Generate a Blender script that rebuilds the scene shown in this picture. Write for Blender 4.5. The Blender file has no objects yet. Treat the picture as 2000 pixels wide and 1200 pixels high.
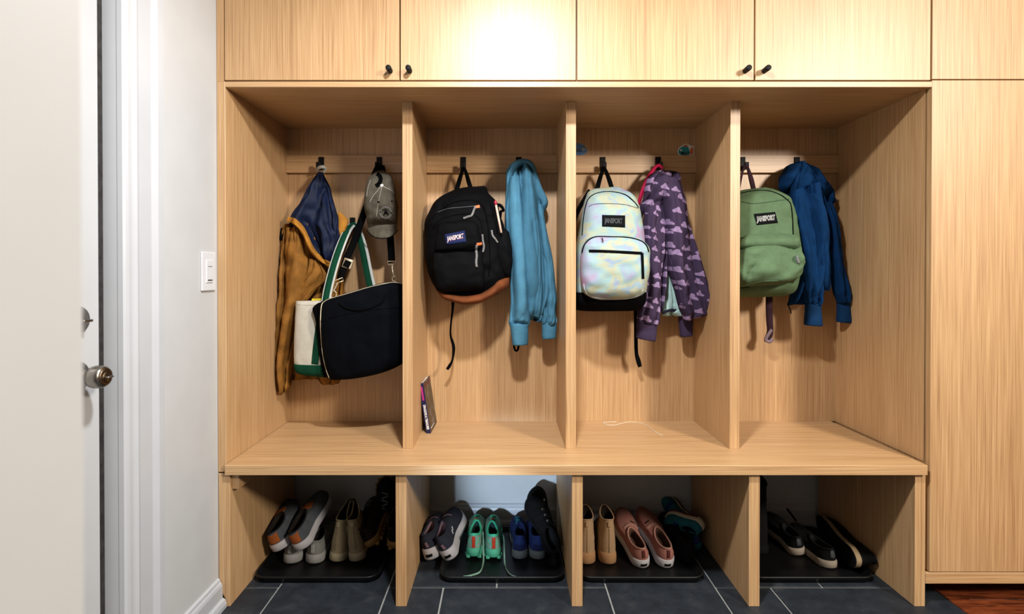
import bpy, bmesh, math, random
from mathutils import Vector, Matrix, Euler, noise
from mathutils.bvhtree import BVHTree
random.seed(7)
PI = math.pi
S = bpy.context.scene
COL = S.collection

# ------------------------------------------------------------------ camera
F, CX, HOR = 1033.0, 988.0, 533.0          # focal length in pixels, vanishing point of the depth lines
PITCH = math.radians(0.40)
PY = HOR + F * math.tan(PITCH)
D, H = 1.64, 1.04
FWD = Vector((0, math.cos(PITCH), -math.sin(PITCH)))
UPV = Vector((0, math.sin(PITCH), math.cos(PITCH)))
EYE = Vector((0, -D, H))

def ray(px, py):
    return Vector((1, 0, 0)) * ((px - CX) / F) + UPV * (-(py - PY) / F) + FWD

def U(px, py, Y):
    d = ray(px, py)
    return EYE + d * ((Y + D) / d.y)

cd = bpy.data.cameras.new('camera')
cam = bpy.data.objects.new('camera', cd)
COL.objects.link(cam)
cam.location = EYE
cam.rotation_euler = (PI / 2 - PITCH, 0, 0)
cd.sensor_width = 36
cd.lens = F / 2000 * 36
cd.shift_x = (1000 - CX) / 2000
cd.shift_y = -(600 - PY) / 2000
cd.clip_start = 0.02
cd.dof.use_dof = True
cd.dof.focus_distance = 1.95
cd.dof.aperture_fstop = 4.0
S.camera = cam

# ------------------------------------------------------------------ materials
def srgb(c):
    def f(v):
        v /= 255.0
        return v / 12.92 if v <= 0.04045 else ((v + 0.055) / 1.055) ** 2.4
    return (f(c[0]), f(c[1]), f(c[2]), 1)

class NT:
    def __init__(s, name):
        s.m = bpy.data.materials.new(name)
        s.m.use_nodes = True
        s.t = s.m.node_tree
        s.b = s.t.nodes['Principled BSDF']
    def n(s, typ, **kw):
        nd = s.t.nodes.new(typ)
        for k, v in kw.items():
            if k.startswith('i_'):
                nd.inputs[k[2:].replace('_', ' ')].default_value = v
            else:
                setattr(nd, k, v)
        return nd
    def l(s, a, b):
        s.t.links.new(a, b)
    def coords(s, scale=(1, 1, 1), rot=(0, 0, 0)):
        tc = s.n('ShaderNodeTexCoord')
        mp = s.n('ShaderNodeMapping')
        mp.inputs['Scale'].default_value = scale
        mp.inputs['Rotation'].default_value = rot
        s.l(tc.outputs['Object'], mp.inputs['Vector'])
        return mp.outputs[0]
    def noise(s, vec, scale, detail=3, rough=.55, dist=0):
        nd = s.n('ShaderNodeTexNoise')
        nd.inputs['Scale'].default_value = scale
        nd.inputs['Detail'].default_value = detail
        nd.inputs['Roughness'].default_value = rough
        nd.inputs['Distortion'].default_value = dist
        s.l(vec, nd.inputs['Vector'])
        return nd.outputs['Fac']
    def ramp(s, fac, stops, interp='LINEAR'):
        nd = s.n('ShaderNodeValToRGB')
        nd.color_ramp.interpolation = interp
        el = nd.color_ramp.elements
        while len(el) > 1:
            el.remove(el[0])
        el[0].position, el[0].color = stops[0][0], srgb(stops[0][1])
        for p, c in stops[1:]:
            e = el.new(p)
            e.color = srgb(c)
        s.l(fac, nd.inputs['Fac'])
        return nd.outputs['Color']
    def mix(s, fac, a, b, blend='MIX'):
        nd = s.n('ShaderNodeMix', data_type='RGBA', blend_type=blend)
        for sock, v in ((nd.inputs[0], fac), (nd.inputs[6], a), (nd.inputs[7], b)):
            if hasattr(v, 'is_linked'):
                s.l(v, sock)
            else:
                sock.default_value = v
        return nd.outputs[2]
    def math(s, op, a, b=0.0, c=0.0):
        nd = s.n('ShaderNodeMath', operation=op)
        for k, v in enumerate((a, b, c)):
            if hasattr(v, 'is_linked'):
                s.l(v, nd.inputs[k])
            else:
                nd.inputs[k].default_value = v
        return nd.outputs[0]
    def bump(s, h, strength, dist=.002):
        nd = s.n('ShaderNodeBump')
        nd.inputs['Strength'].default_value = strength
        nd.inputs['Distance'].default_value = dist
        s.l(h, nd.inputs['Height'])
        s.l(nd.outputs[0], s.b.inputs['Normal'])
    def base(s, col):
        if hasattr(col, 'is_linked'):
            s.l(col, s.b.inputs['Base Color'])
        else:
            s.b.inputs['Base Color'].default_value = col
    def rough(s, r, metal=0.0, spec=.5, sheen=0.0):
        s.b.inputs['Roughness'].default_value = r
        s.b.inputs['Metallic'].default_value = metal
        s.b.inputs['Specular IOR Level'].default_value = spec
        s.b.inputs['Sheen Weight'].default_value = sheen

def wood(name, horizontal=False):
    w = NT(name)
    lo, hi = 5.0, 470.0
    v = w.coords((lo, hi, hi) if horizontal else (hi, hi, lo))
    v2 = w.coords((1.6, 190, 190) if horizontal else (190, 190, 1.6))
    v3 = w.coords((1, 9, 9) if horizontal else (9, 9, 1))
    g1 = w.noise(v, 1, 2, .5)
    g2 = w.noise(v2, 1, 3, .6)
    g3 = w.noise(v3, 1, 2, .5)
    s = w.math('ADD', w.math('MULTIPLY', g1, .52), w.math('MULTIPLY', g2, .32))
    s = w.math('ADD', s, w.math('MULTIPLY', g3, .16))
    c = w.ramp(s, [(.30, (138, 100, 62)), (.44, (177, 137, 93)), (.54, (191, 152, 107)), (.68, (208, 172, 126))])
    w.base(c)
    w.rough(.46, spec=.85)
    w.bump(g1, .12, .001)
    return w.m

def fabric(name, col, var=.18, weave=900, bump=.25, rough=.92, sheen=0.0, scale=25, spec=.2):
    w = NT(name)
    v = w.coords()
    n = w.noise(v, scale, 4, .6)
    n2 = w.noise(v, weave, 2, .6)
    r, g, b = (x * .88 for x in col)
    k = 1 - var
    c = w.ramp(n, [(.3, (r * k, g * k, b * k)), (.7, (min(255, r * (1 + var * .7)), min(255, g * (1 + var * .7)), min(255, b * (1 + var * .7))))])
    d = w.mix(.35, c, w.ramp(n2, [(.3, (r * .7, g * .7, b * .7)), (.7, (min(255, r * 1.15), min(255, g * 1.15), min(255, b * 1.15)))]))
    w.base(d)
    w.rough(rough, spec=spec * .7, sheen=sheen)
    w.bump(n2, bump, .001)
    return w.m

def plain(name, col, rough=.5, metal=0.0, spec=.5, var=.06, scale=40, bump=0):
    w = NT(name)
    n = w.noise(w.coords(), scale, 3)
    k = 1 - var
    w.base(w.ramp(n, [(.35, tuple(x * k for x in col)), (.65, tuple(min(255, x * (1 + var * .5)) for x in col))]))
    w.rough(rough, metal, spec)
    if bump:
        w.bump(n, bump, .001)
    return w.m

M = {}
M['wood'] = wood('oak_veneer_vertical')
M['woodh'] = wood('oak_veneer_horizontal', True)
M['wall'] = plain('white_wall_paint', (186, 187, 187), .55, var=.012, scale=9)
M['wallfar'] = plain('taupe_wall_paint', (120, 112, 104), .7, var=.012, scale=9)
M['trim'] = plain('white_trim_gloss', (180, 182, 185), .32, var=.01, scale=9)
M['door'] = plain('white_door_paint', (178, 179, 180), .38, var=.012, scale=7)
M['black'] = plain('black_metal', (9, 9, 10), .6, spec=.2)
M['blackrub'] = plain('black_rubber', (13, 13, 14), .55)
M['tray'] = plain('black_tray_plastic', (10, 10, 11), .42, spec=.3)
M['nickel'] = plain('brushed_nickel', (150, 144, 135), .28, 1.0)
M['nickel_d'] = plain('aged_nickel', (108, 92, 74), .35, 1.0)
M['brass'] = plain('pale_gold_metal', (206, 194, 166), .4, .6)
M['steel'] = plain('silver_metal', (170, 170, 168), .3, 1.0)
M['switch'] = plain('white_switch_plastic', (208, 208, 210), .35, var=.01)
M['white'] = plain('white_print', (235, 233, 228), .6)
M['dark'] = plain('dark_gap', (14, 12, 11), .8)
M['weather'] = plain('dark_weatherstrip', (34, 30, 28), .8, var=.5, scale=60)
M['string'] = plain('cream_string', (228, 214, 190), .8)
M['mustard'] = fabric('mustard_canvas', (146, 98, 40), .24, bump=.15, rough=.75)
M['mustard_t'] = fabric('mustard_corduroy_trim', (186, 126, 48), .25, weave=500, bump=.4)
M['navyl'] = fabric('navy_lining', (13, 25, 54), .35, rough=.6, spec=.25)
M['blackf'] = fabric('black_fabric', (11, 11, 12), .3, bump=.3, spec=.04)
M['blackn'] = fabric('black_nylon', (10, 10, 12), .3, bump=.35, rough=.7, spec=.07)
M['navyb'] = fabric('black_blue_nylon', (9, 11, 16), .3, bump=.25, rough=.8, spec=.05)
M['cap'] = fabric('washed_khaki_twill', (106, 99, 84), .25, scale=45)
M['canvas'] = fabric('natural_canvas', (212, 206, 190), .05, bump=.35)
M['tgreen'] = fabric('dark_green_canvas', (10, 66, 44), .15)
M['twhite'] = fabric('white_webbing', (208, 208, 200), .06)
M['yellow'] = plain('yellow_card', (222, 200, 40), .5)
M['suede'] = fabric('brown_suede', (122, 66, 34), .22, rough=.8)
M['bluehood'] = fabric('sky_blue_fleece', (86, 142, 170), .07, spec=.08)
M['bluecuff'] = fabric('sky_blue_rib', (82, 140, 168), .06, weave=400, bump=.5)
M['royal'] = fabric('deep_blue_fleece', (14, 50, 92), .14, spec=.08)
M['royalc'] = fabric('deep_blue_rib', (13, 52, 92), .1, weave=400, bump=.5)
M['green'] = fabric('sage_green_nylon', (98, 124, 90), .12, rough=.8)
M['purplec'] = fabric('purple_rib', (68, 54, 80), .1, weave=400, bump=.5)
M['mint'] = fabric('mint_fleece_lining', (186, 218, 210), .06)
M['navyt'] = fabric('navy_tape', (36, 36, 52), .1)
M['pink'] = fabric('hot_pink_strap', (206, 26, 78), .15, rough=.6)
M['plum'] = fabric('plum_webbing', (62, 40, 50), .3, weave=300)
M['lblue'] = plain('navy_label', (18, 30, 72), .7, spec=.2)
M['lblack'] = plain('black_label', (11, 12, 14), .8, spec=.1)
M['lgrey'] = plain('charcoal_print', (54, 58, 62), .6)
M['lred'] = plain('red_print', (190, 50, 50), .6)
M['orange'] = plain('orange_leather', (206, 112, 62), .6)
M['cord'] = fabric('white_black_cord', (120, 118, 116), .9, weave=600, scale=330)
M['pencil'] = plain('pale_wood_stick', (222, 190, 170), .6)
M['pencilr'] = plain('red_stick_tip', (180, 40, 60), .5)
M['badge'] = plain('badge_dark', (20, 18, 18), .9, spec=.1)

def cloudmat():
    w = NT('purple_cloud_print')
    tc = w.n('ShaderNodeTexCoord')
    sp = w.n('ShaderNodeSeparateXYZ')
    w.l(tc.outputs['Object'], sp.inputs[0])
    cb = w.n('ShaderNodeCombineXYZ')
    w.l(w.math('MULTIPLY', w.math('ADD', sp.outputs[0], w.math('MULTIPLY', sp.outputs[1], .35)), 23.0), cb.inputs[0])
    w.l(w.math('ADD', w.math('MULTIPLY', sp.outputs[2], 23.0), w.math('MULTIPLY', sp.outputs[0], 5.0)), cb.inputs[1])
    vo = w.n('ShaderNodeTexVoronoi', voronoi_dimensions='2D')
    vo.inputs['Scale'].default_value = 1.0
    vo.inputs['Randomness'].default_value = .72
    w.l(cb.outputs[0], vo.inputs['Vector'])
    sub = w.n('ShaderNodeVectorMath', operation='SUBTRACT')
    w.l(cb.outputs[0], sub.inputs[0]); w.l(vo.outputs['Position'], sub.inputs[1])
    ss = w.n('ShaderNodeSeparateXYZ'); w.l(sub.outputs[0], ss.inputs[0])
    x, y = ss.outputs[0], ss.outputs[1]
    dmin = None
    for cx_, cy_, r in ((0, .0, .19), (-.2, -.1, .14), (.17, -.1, .17), (.07, .14, .14), (.31, -.13, .10)):
        dx, dy = w.math('SUBTRACT', x, cx_), w.math('SUBTRACT', y, cy_)
        d = w.math('SUBTRACT', w.math('SQRT', w.math('ADD', w.math('MULTIPLY', dx, dx), w.math('MULTIPLY', dy, dy))), r)
        dmin = d if dmin is None else w.math('MINIMUM', dmin, d)
    dmin = w.math('MAXIMUM', dmin, w.math('SUBTRACT', -.22, y))
    mask = w.math('LESS_THAN', dmin, 0.0)
    n = w.noise(w.coords(), 600, 2)
    a = w.ramp(n, [(.3, (52, 42, 60)), (.7, (68, 55, 77))])
    b = w.ramp(n, [(.3, (128, 106, 138)), (.7, (152, 128, 160))])
    w.base(w.mix(mask, a, b))
    w.rough(.95, spec=.03)
    w.bump(n, .3, .001)
    return w.m
M['cloud'] = cloudmat()

def irimat():
    w = NT('pastel_iridescent_nylon')
    n = w.noise(w.coords((1, 1, 1), (0, .5, 0)), 12, 2, .5, .8)
    c = w.ramp(n, [(.30, (156, 118, 156)), (.38, (132, 148, 172)), (.46, (126, 164, 164)), (.53, (152, 168, 144)), (.59, (164, 160, 122)), (.65, (116, 152, 172)), (.74, (152, 116, 160))])
    wv = w.n('ShaderNodeTexWave', wave_type='BANDS', bands_direction='Z')
    wv.inputs['Scale'].default_value = 62
    wv.inputs['Distortion'].default_value = 11
    wv.inputs['Detail'].default_value = 1.5
    wv.inputs['Detail Scale'].default_value = .5
    w.l(w.coords(), wv.inputs['Vector'])
    m = w.math('MULTIPLY', wv.outputs['Fac'], .45)
    w.base(w.mix(m, c, srgb((188, 190, 189))))
    w.rough(.6, spec=.25)
    w.bump(w.noise(w.coords(), 700, 2), .15, .001)
    return w.m
M['iri'] = irimat()

def slate():
    w = NT('black_slate_tile')
    v = w.coords()
    n = w.noise(v, 14, 6, .65, .4)
    n2 = w.noise(v, 60, 5, .6)
    w.base(w.ramp(n, [(.3, (25, 29, 34)), (.55, (36, 41, 47)), (.75, (52, 55, 57))]))
    w.rough(.55, spec=.35)
    w.bump(n2, .35, .003)
    return w.m
M['slate'] = slate()
M['grout'] = plain('grey_grout', (150, 150, 146), .9)

def redwood():
    w = NT('reddish_brown_floorboard')
    v = w.coords((7, 60, 10))
    n = w.noise(v, 1, 4, .6, 1.5)
    w.base(w.ramp(n, [(.3, (44, 20, 10)), (.45, (96, 44, 22)), (.7, (132, 66, 34))]))
    w.rough(.35)
    return w.m
M['redwood'] = redwood()

def covermat():
    w = NT('dark_painted_book_cover')
    n = w.noise(w.coords(), 22, 5, .6, 1.2)
    w.base(w.ramp(n, [(.34, (10, 8, 10)), (.48, (26, 20, 20)), (.55, (52, 34, 22)), (.63, (92, 94, 98)), (.7, (20, 16, 22))]))
    w.rough(.35)
    return w.m
M['cover'] = covermat()
M['spine'] = plain('navy_book_spine', (18, 22, 66), .4)
M['magenta'] = plain('magenta_print', (170, 40, 110), .5)
M['fishb'] = plain('blue_fish_print', (96, 146, 204), .5, var=.15, scale=120)
M['fisht'] = plain('teal_fish_print', (30, 150, 152), .5, var=.12, scale=120)
M['fisho'] = plain('orange_fish_print', (226, 112, 56), .5, var=.1, scale=120)
M['maroon_d'] = plain('dark_red_print', (84, 28, 30), .5)
M['ink'] = plain('dark_ink', (18, 26, 44), .6)

# ------------------------------------------------------------------ object helpers
ORG = {}          # object name -> world origin of the thing it belongs to
BVH = {}

def tag(o, label=None, cat=None, group=None, kind=None):
    if label: o['label'] = label
    if cat: o['category'] = cat
    if group: o['group'] = group
    if kind: o['kind'] = kind
    return o

def thing(name, label, cat, loc, rot=None, group=None):
    o = bpy.data.objects.new(name, None)
    o.empty_display_size = .05
    COL.objects.link(o)
    o.location = loc
    if rot: o.rotation_euler = rot
    ORG[o.name] = Vector(loc)
    return tag(o, label, cat, group)

def mk(name, bm, mat, parent=None, smooth=True, local=False, bvh=False):
    """Link a bmesh (world coordinates unless local) as one mesh object."""
    bm.normal_update()
    key = BVHTree.FromBMesh(bm) if bvh else None
    org = ORG[parent.name] if parent else Vector((0, 0, 0))
    if not local and parent:
        bmesh.ops.translate(bm, verts=bm.verts, vec=-org)
    me = bpy.data.meshes.new(name)
    bm.to_mesh(me); bm.free()
    for m in (mat if isinstance(mat, (list, tuple)) else [mat]):
        me.materials.append(m)
    if smooth:
        for p in me.polygons: p.use_smooth = True
    o = bpy.data.objects.new(name, me)
    COL.objects.link(o)
    if parent: o.parent = parent
    ORG[o.name] = org
    if key: BVH[o.name] = key
    return o

def box(bm, x0, x1, y0, y1, z0, z1, bev=0.0, seg=1):
    r = bmesh.ops.create_cube(bm, size=1)
    vs = r['verts']
    for v in vs:
        v.co = Vector(((x0 + x1) / 2 + v.co.x * (x1 - x0), (y0 + y1) / 2 + v.co.y * (y1 - y0), (z0 + z1) / 2 + v.co.z * (z1 - z0)))
    if bev:
        es = {e for v in vs for e in v.link_edges}
        bmesh.ops.bevel(bm, geom=list(es), offset=bev, segments=seg, affect='EDGES', profile=.5)
    return bm

def bx(*a, **k):
    return box(bmesh.new(), *a, **k)

def cr(p, n):
    """Catmull-Rom through tuples, n steps a span."""
    out = []
    m = len(p)
    for i in range(m - 1):
        a, b, c, d = p[max(i - 1, 0)], p[i], p[i + 1], p[min(i + 2, m - 1)]
        for k in range(n):
            t = k / n
            out.append(tuple(.5 * ((2 * q) + (-o + r) * t + (2 * o - 5 * q + 4 * r - s) * t * t + (-o + 3 * q - 3 * r + s) * t ** 3) for o, q, r, s in zip(a, b, c, d)))
    out.append(tuple(p[-1]))
    return out

def rings_mesh(bm, rings, close=True, cap0=True, cap1=True, mi=0):
    R = [[bm.verts.new(p) for p in r] for r in rings]
    n = len(R[0])
    for i in range(len(R) - 1):
        for k in range(n if close else n - 1):
            f = bm.faces.new((R[i][k], R[i][(k + 1) % n], R[i + 1][(k + 1) % n], R[i + 1][k]))
            f.material_index = mi
    for flag, r in ((cap0, R[0]), (cap1, R[-1])):
        if flag and close:
            c = bm.verts.new(sum((v.co for v in r), Vector()) / n)
            for k in range(n):
                f = bm.faces.new((r[k], r[(k + 1) % n], c))
                f.material_index = mi
    bmesh.ops.recalc_face_normals(bm, faces=bm.faces)
    return R

def loft(rows, seg=56, sub=6, e=.85, back=.6, fold=None, wr=.0, seed=0, cap=True, round_ends=False):
    """Soft body through rows (left px, left py, right px, right py, Y, half thickness).
    fold = (amplitude, folds across, slant); wr = fine wrinkle amplitude."""
    rr = cr([tuple(map(float, r)) for r in rows], sub)
    n = len(rr)
    rings = []
    for i, (lx, ly, rx, ry, Y, T) in enumerate(rr):
        t = i / (n - 1)
        L, R = U(lx, ly, Y), U(rx, ry, Y)
        c, h = (L + R) / 2, (R - L) / 2
        hl = max(h.length, 1e-5)
        ring = []
        for k in range(seg):
            a = 2 * PI * k / seg
            ca, sa = math.cos(a), math.sin(a)
            sx = math.copysign(abs(ca) ** e, ca)
            sy = math.copysign(abs(sa) ** e, sa)
            p = c + h * sx
            off = T * sy * (1 if sy > 0 else back)
            wgt = max(0, sa)
            if fold and sa > 0:
                am, fr, sl = fold
                q = fr * ca * .42 + sl * t * 1.6
                n1 = noise.noise((q + seed * 3.7, t * 1.25 + seed, seed * 1.9))
                n2 = noise.noise((q * 2.1 + seed * 1.3, t * 2.3, seed * 4.1 + 7))
                g = .62 - 1.9 * (1 - min(1, abs(n1) * 2.6)) ** 2.2 + .9 * n1 - .55 * (1 - min(1, abs(n2) * 2.8)) ** 2.5
                off += am * g * wgt ** .6 * min(1, hl / .03)
            if wr and sa > -.3:
                off += wr * (noise.noise(p * 22 + Vector((seed, 0, seed))) + .55 * noise.noise(p * 48 + Vector((0, seed, 0)))) * max(.15, wgt) ** .5
            p = p + Vector((0, -off, 0))
            if wr:
                p += Vector((1, 0, 0)) * wr * .6 * noise.noise(Vector((t * 9, seed * 3.1 + sx, 2.2)))
            ring.append(p)
        rings.append(ring)
    bm = bmesh.new()
    rings_mesh(bm, rings, True, cap, cap)
    return bm

def tube(pts, r, seg=8, sub=5, bm=None, smooth=True):
    P = [Vector(p) for p in (cr([tuple(p) for p in pts], sub) if smooth else pts)]
    bm = bm or bmesh.new()
    rings = []
    n0 = None
    for i, p in enumerate(P):
        t = (P[min(i + 1, len(P) - 1)] - P[max(i - 1, 0)])
        t = t.normalized() if t.length > 1e-9 else Vector((0, 0, 1))
        if n0 is None:
            n0 = t.cross(Vector((.3, .9, .2))).normalized()
        n0 = (n0 - t * n0.dot(t)).normalized()
        b = t.cross(n0)
        rad = r[min(i, len(r) - 1)] if isinstance(r, list) else r
        rings.append([p + (n0 * math.cos(2 * PI * k / seg) + b * math.sin(2 * PI * k / seg)) * rad for k in range(seg)])
    rings_mesh(bm, rings)
    return bm

def ribbon(pts, w, th=.002, twist=None, sub=6, bm=None):
    """Flat webbing along 3-D points; its width lies across the path, facing the room (twist turns it)."""
    q = [tuple(p) + ((twist[i] if twist else 0.0), (w[i] if isinstance(w, (list, tuple)) else w)) for i, p in enumerate(pts)]
    q = cr(q, sub)
    bm = bm or bmesh.new()
    rings = []
    for i, a in enumerate(q):
        p = Vector(a[:3])
        t = Vector(q[min(i + 1, len(q) - 1)][:3]) - Vector(q[max(i - 1, 0)][:3])
        t.normalize()
        s = t.cross(Vector((0, 1, 0)))
        s = s.normalized() if s.length > 1e-4 else Vector((1, 0, 0))
        nn = t.cross(s).normalized()
        ct, st = math.cos(a[3]), math.sin(a[3])
        s2, n2 = s * ct + nn * st, nn * ct - s * st
        hw = a[4] / 2
        rings.append([p + s2 * hw + n2 * th / 2, p - s2 * hw + n2 * th / 2, p - s2 * hw - n2 * th / 2, p + s2 * hw - n2 * th / 2])
    rings_mesh(bm, rings)
    return bm

def hit(px, py, parts, off=.0015, dflt=.36):
    d = ray(px, py).normalized()
    best = None
    for o in parts:
        h = BVH[o.name].ray_cast(EYE, d)
        if h[0] is not None and (best is None or h[3] < best[1]):
            best = (h[0], h[3])
    p = best[0] if best else U(px, py, dflt)
    return p - d * off

def dstrip(pts, wpx, parts, off=.0012, th=.0015, sub=6, dflt=.36, bm=None):
    """Strip of fabric lying on a surface along a path."""
    q = cr([tuple(map(float, p)) for p in pts], sub)
    bm = bm or bmesh.new()
    rings = []
    for i, (x, y) in enumerate(q):
        dx = q[min(i + 1, len(q) - 1)][0] - q[max(i - 1, 0)][0]
        dy = q[min(i + 1, len(q) - 1)][1] - q[max(i - 1, 0)][1]
        l = math.hypot(dx, dy) or 1
        nx, ny = -dy / l * wpx / 2, dx / l * wpx / 2
        m = 1 if wpx < 3 else 4
        pr = [hit(x + nx * (1 - 2 * k / m), y + ny * (1 - 2 * k / m), parts, off, dflt) for k in range(m + 1)]
        dd = ray(x, y).normalized() * (th + off * 1.6)
        rings.append(pr + [p + dd for p in reversed(pr)])
    rings_mesh(bm, rings)
    return bm

def dtube(pts, r, parts, off=.0005, sub=6, dflt=.36, bm=None, seg=6):
    q = cr([tuple(map(float, p)) for p in pts], sub)
    return tube([hit(x, y, parts, off, dflt) for x, y in q], r, seg=seg, smooth=False, bm=bm)

def dpatch(c, parts, off=.0015, nu=10, nv=6, th=.0015, dflt=.36):
    """Patch sewn on a surface; c = four corners (tl, tr, br, bl)."""
    bm = bmesh.new()
    G = []
    for lay in (0, 1):
        g = []
        for j in range(nv + 1):
            v = j / nv
            row = []
            for i in range(nu + 1):
                u = i / nu
                x = (c[0][0] * (1 - u) + c[1][0] * u) * (1 - v) + (c[3][0] * (1 - u) + c[2][0] * u) * v
                y = (c[0][1] * (1 - u) + c[1][1] * u) * (1 - v) + (c[3][1] * (1 - u) + c[2][1] * u) * v
                p = hit(x, y, parts, off, dflt)
                if lay: p += ray(x, y).normalized() * (th + off)
                row.append(bm.verts.new(p))
            g.append(row)
        G.append(g)
        for j in range(nv):
            for i in range(nu):
                bm.faces.new((g[j][i], g[j][i + 1], g[j + 1][i + 1], g[j + 1][i]))
    def rim(g):
        return g[0] + [r[-1] for r in g[1:]] + g[-1][-2::-1] + [r[0] for r in g[-2:0:-1]]
    a, b = rim(G[0]), rim(G[1])
    for k in range(len(a)):
        bm.faces.new((a[k], a[(k + 1) % len(a)], b[(k + 1) % len(b)], b[k]))
    bmesh.ops.recalc_face_normals(bm, faces=bm.faces)
    return bm

def textbm(s, bold=0.0, spacing=1.0):
    cu = bpy.data.curves.new('lettering', 'FONT')
    cu.body = s; cu.size = 1; cu.align_x = 'CENTER'; cu.align_y = 'CENTER'; cu.offset = bold
    cu.space_character = spacing; cu.resolution_u = 3
    o = bpy.data.objects.new('lettering', cu)
    COL.objects.link(o)
    bpy.context.view_layer.update()
    me = bpy.data.meshes.new_from_object(o.evaluated_get(bpy.context.evaluated_depsgraph_get()))
    bm = bmesh.new(); bm.from_mesh(me)
    bpy.data.objects.remove(o); bpy.data.curves.remove(cu); bpy.data.meshes.remove(me)
    return bm

def dtext(s, cx, cy, ux, uy, vx, vy, parts, off=.003, bold=.0, dflt=.36, spacing=1.0):
    """Lettering printed on a surface: centre px, vector of one em across, vector of one em down."""
    bm = textbm(s, bold, spacing)
    for v in bm.verts:
        x, y = v.co.x, -v.co.y
        v.co = hit(cx + ux * x + vx * y, cy + uy * x + vy * y, parts, off, dflt)
    return bm

def disc(bm, c, nrm, r, th, seg=24, r2=None):
    nrm = Vector(nrm).normalized()
    a = nrm.orthogonal().normalized(); b = nrm.cross(a)
    r2 = r if r2 is None else r2
    rings = []
    for rr, z in ((r, 0), (r, th * .7), (r2 * .94, th)):
        rings.append([Vector(c) + nrm * z + (a * math.cos(2 * PI * k / seg) + b * math.sin(2 * PI * k / seg)) * rr for k in range(seg)])
    rings_mesh(bm, rings)
    return bm

def lathe(c, ax, prof, seg=32, bm=None):
    ax = Vector(ax).normalized()
    a = ax.orthogonal().normalized(); b = ax.cross(a)
    bm = bm or bmesh.new()
    rings_mesh(bm, [[Vector(c) + ax * z + (a * math.cos(2 * PI * k / seg) + b * math.sin(2 * PI * k / seg)) * max(r, 1e-4) for k in range(seg)] for r, z in prof])
    return bm

def struct(name, bm, mat, parent=None, smooth=False):
    o = mk(name, bm, mat, parent, smooth=smooth)
    if not parent: o['kind'] = 'structure'
    return o

# ------------------------------------------------------------------ the room
XL, YB = -0.8955, 0.535
CEIL = 2.72
struct('wall_back', bx(-1.6, 2.7, YB, YB + .1, 0, CEIL), M['wall'])
struct('wall_left', bx(XL - .12, XL, -.405, YB, 0, CEIL), M['wall'])
struct('wall_left_near', bx(XL - .12, XL, -3.2, -1.36, 0, CEIL), M['wall'])
struct('wall_left_over_door', bx(XL - .12, XL, -1.36, -.405, 2.06, CEIL), M['wall'])
struct('wall_right', bx(2.6, 2.7, -3.2, YB, 0, CEIL), M['wallfar'])
struct('wall_rear', bx(-1.1, 2.7, -3.3, -3.2, 0, CEIL), M['wallfar'])
struct('ceiling', bx(-1.1, 2.7, -3.3, YB + .1, CEIL, CEIL + .08), M['wall'])

# slate floor: one mesh, tiles of a modular pattern over the grout bed
fl = bmesh.new()
XT = 1.408
box(fl, -1.1, XT, -3.3, YB, -.04, -.0035)
for f in fl.faces: f.material_index = 1
def tile(x0, x1, y0, y1):
    x1 = min(x1, XT)
    if x1 - x0 < .01: return
    g = .0028
    nf = len(fl.faces)
    box(fl, x0 + g, x1 - g, y0 + g, y1 - g, -.012, 0, .0012)
    fl.faces.ensure_lookup_table()
GY = .10
tile(-.895, -.75, GY, YB); tile(-.895, -.75, -.26, GY)
tile(-.75, -.388, -.08, .28); tile(-.75, -.388, .28, YB); tile(-.75, -.388, -.44, -.08)
tile(-.388, -.03, GY, YB); tile(-.388, -.206, -.08, GY); tile(-.206, .332, -.26, GY)
tile(-.03, .332, GY, YB); tile(.332, .692, -.08, .28); tile(.332, .692, .28, YB)
tile(.332, .692, -.44, -.08); tile(.692, .874, -.08, GY); tile(.692, 1.048, GY, YB)
tile(.874, XT, -.26, GY); tile(1.048, XT, GY, YB)
tile(-.895, -.75, -.8, -.26); tile(-.388, -.206, -.26, -.08); tile(.692, .874, -.26, -.08)
for x0, x1, y0 in ((-.75, -.388, -.44), (-.388, .332, -.26), (.332, .692, -.44), (.692, XT, -.26)):
    y = y0
    while y > -3.2:
        hgt = .36 if (x1 - x0) < .5 else .54
        if (x1 - x0) > .5:
            m = x0 + .36
            tile(x0, m, max(y - hgt, -3.25), y); tile(m, x1, max(y - hgt, -3.25), y)
        else:
            tile(x0, x1, max(y - hgt, -3.25), y)
        y -= hgt
struct('floor', fl, [M['slate'], M['grout']])
wf = bmesh.new()
box(wf, XT, XT + .062, -3.3, YB, -.04, .002, .001)
y = YB
while y > -3.2:
    box(wf, XT + .0635, 2.7, y - .083, y - .0008, -.04, .001, .0008); y -= .0838
struct('floor_wood', wf, M['redwood'])

def baseboard(name, x0, x1, y0, y1, face):
    """Profile run along a wall; face 'Y' = on the back wall, 'X' = on the left wall."""
    prof = [(0, 0), (.027, 0), (.027, .012), (.023, .024), (.015, .029), (.0145, .066), (.012, .074), (.008, .079), (.007, .086), (0, .09)]
    bm = bmesh.new()
    if face == 'Y':
        r = [[Vector((x, y1 - d, z)) for d, z in prof] for x in (x0, x1)]
    else:
        r = [[Vector((x0 + d, y, z)) for d, z in prof] for y in (y0, y1)]
    rings_mesh(bm, r)
    return struct(name, bm, M['trim'])
baseboard('baseboard_back', XL + .035, 1.27, 0, YB, 'Y')
baseboard('baseboard_left', XL, 0, -.281, -.002, 'X')

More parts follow.
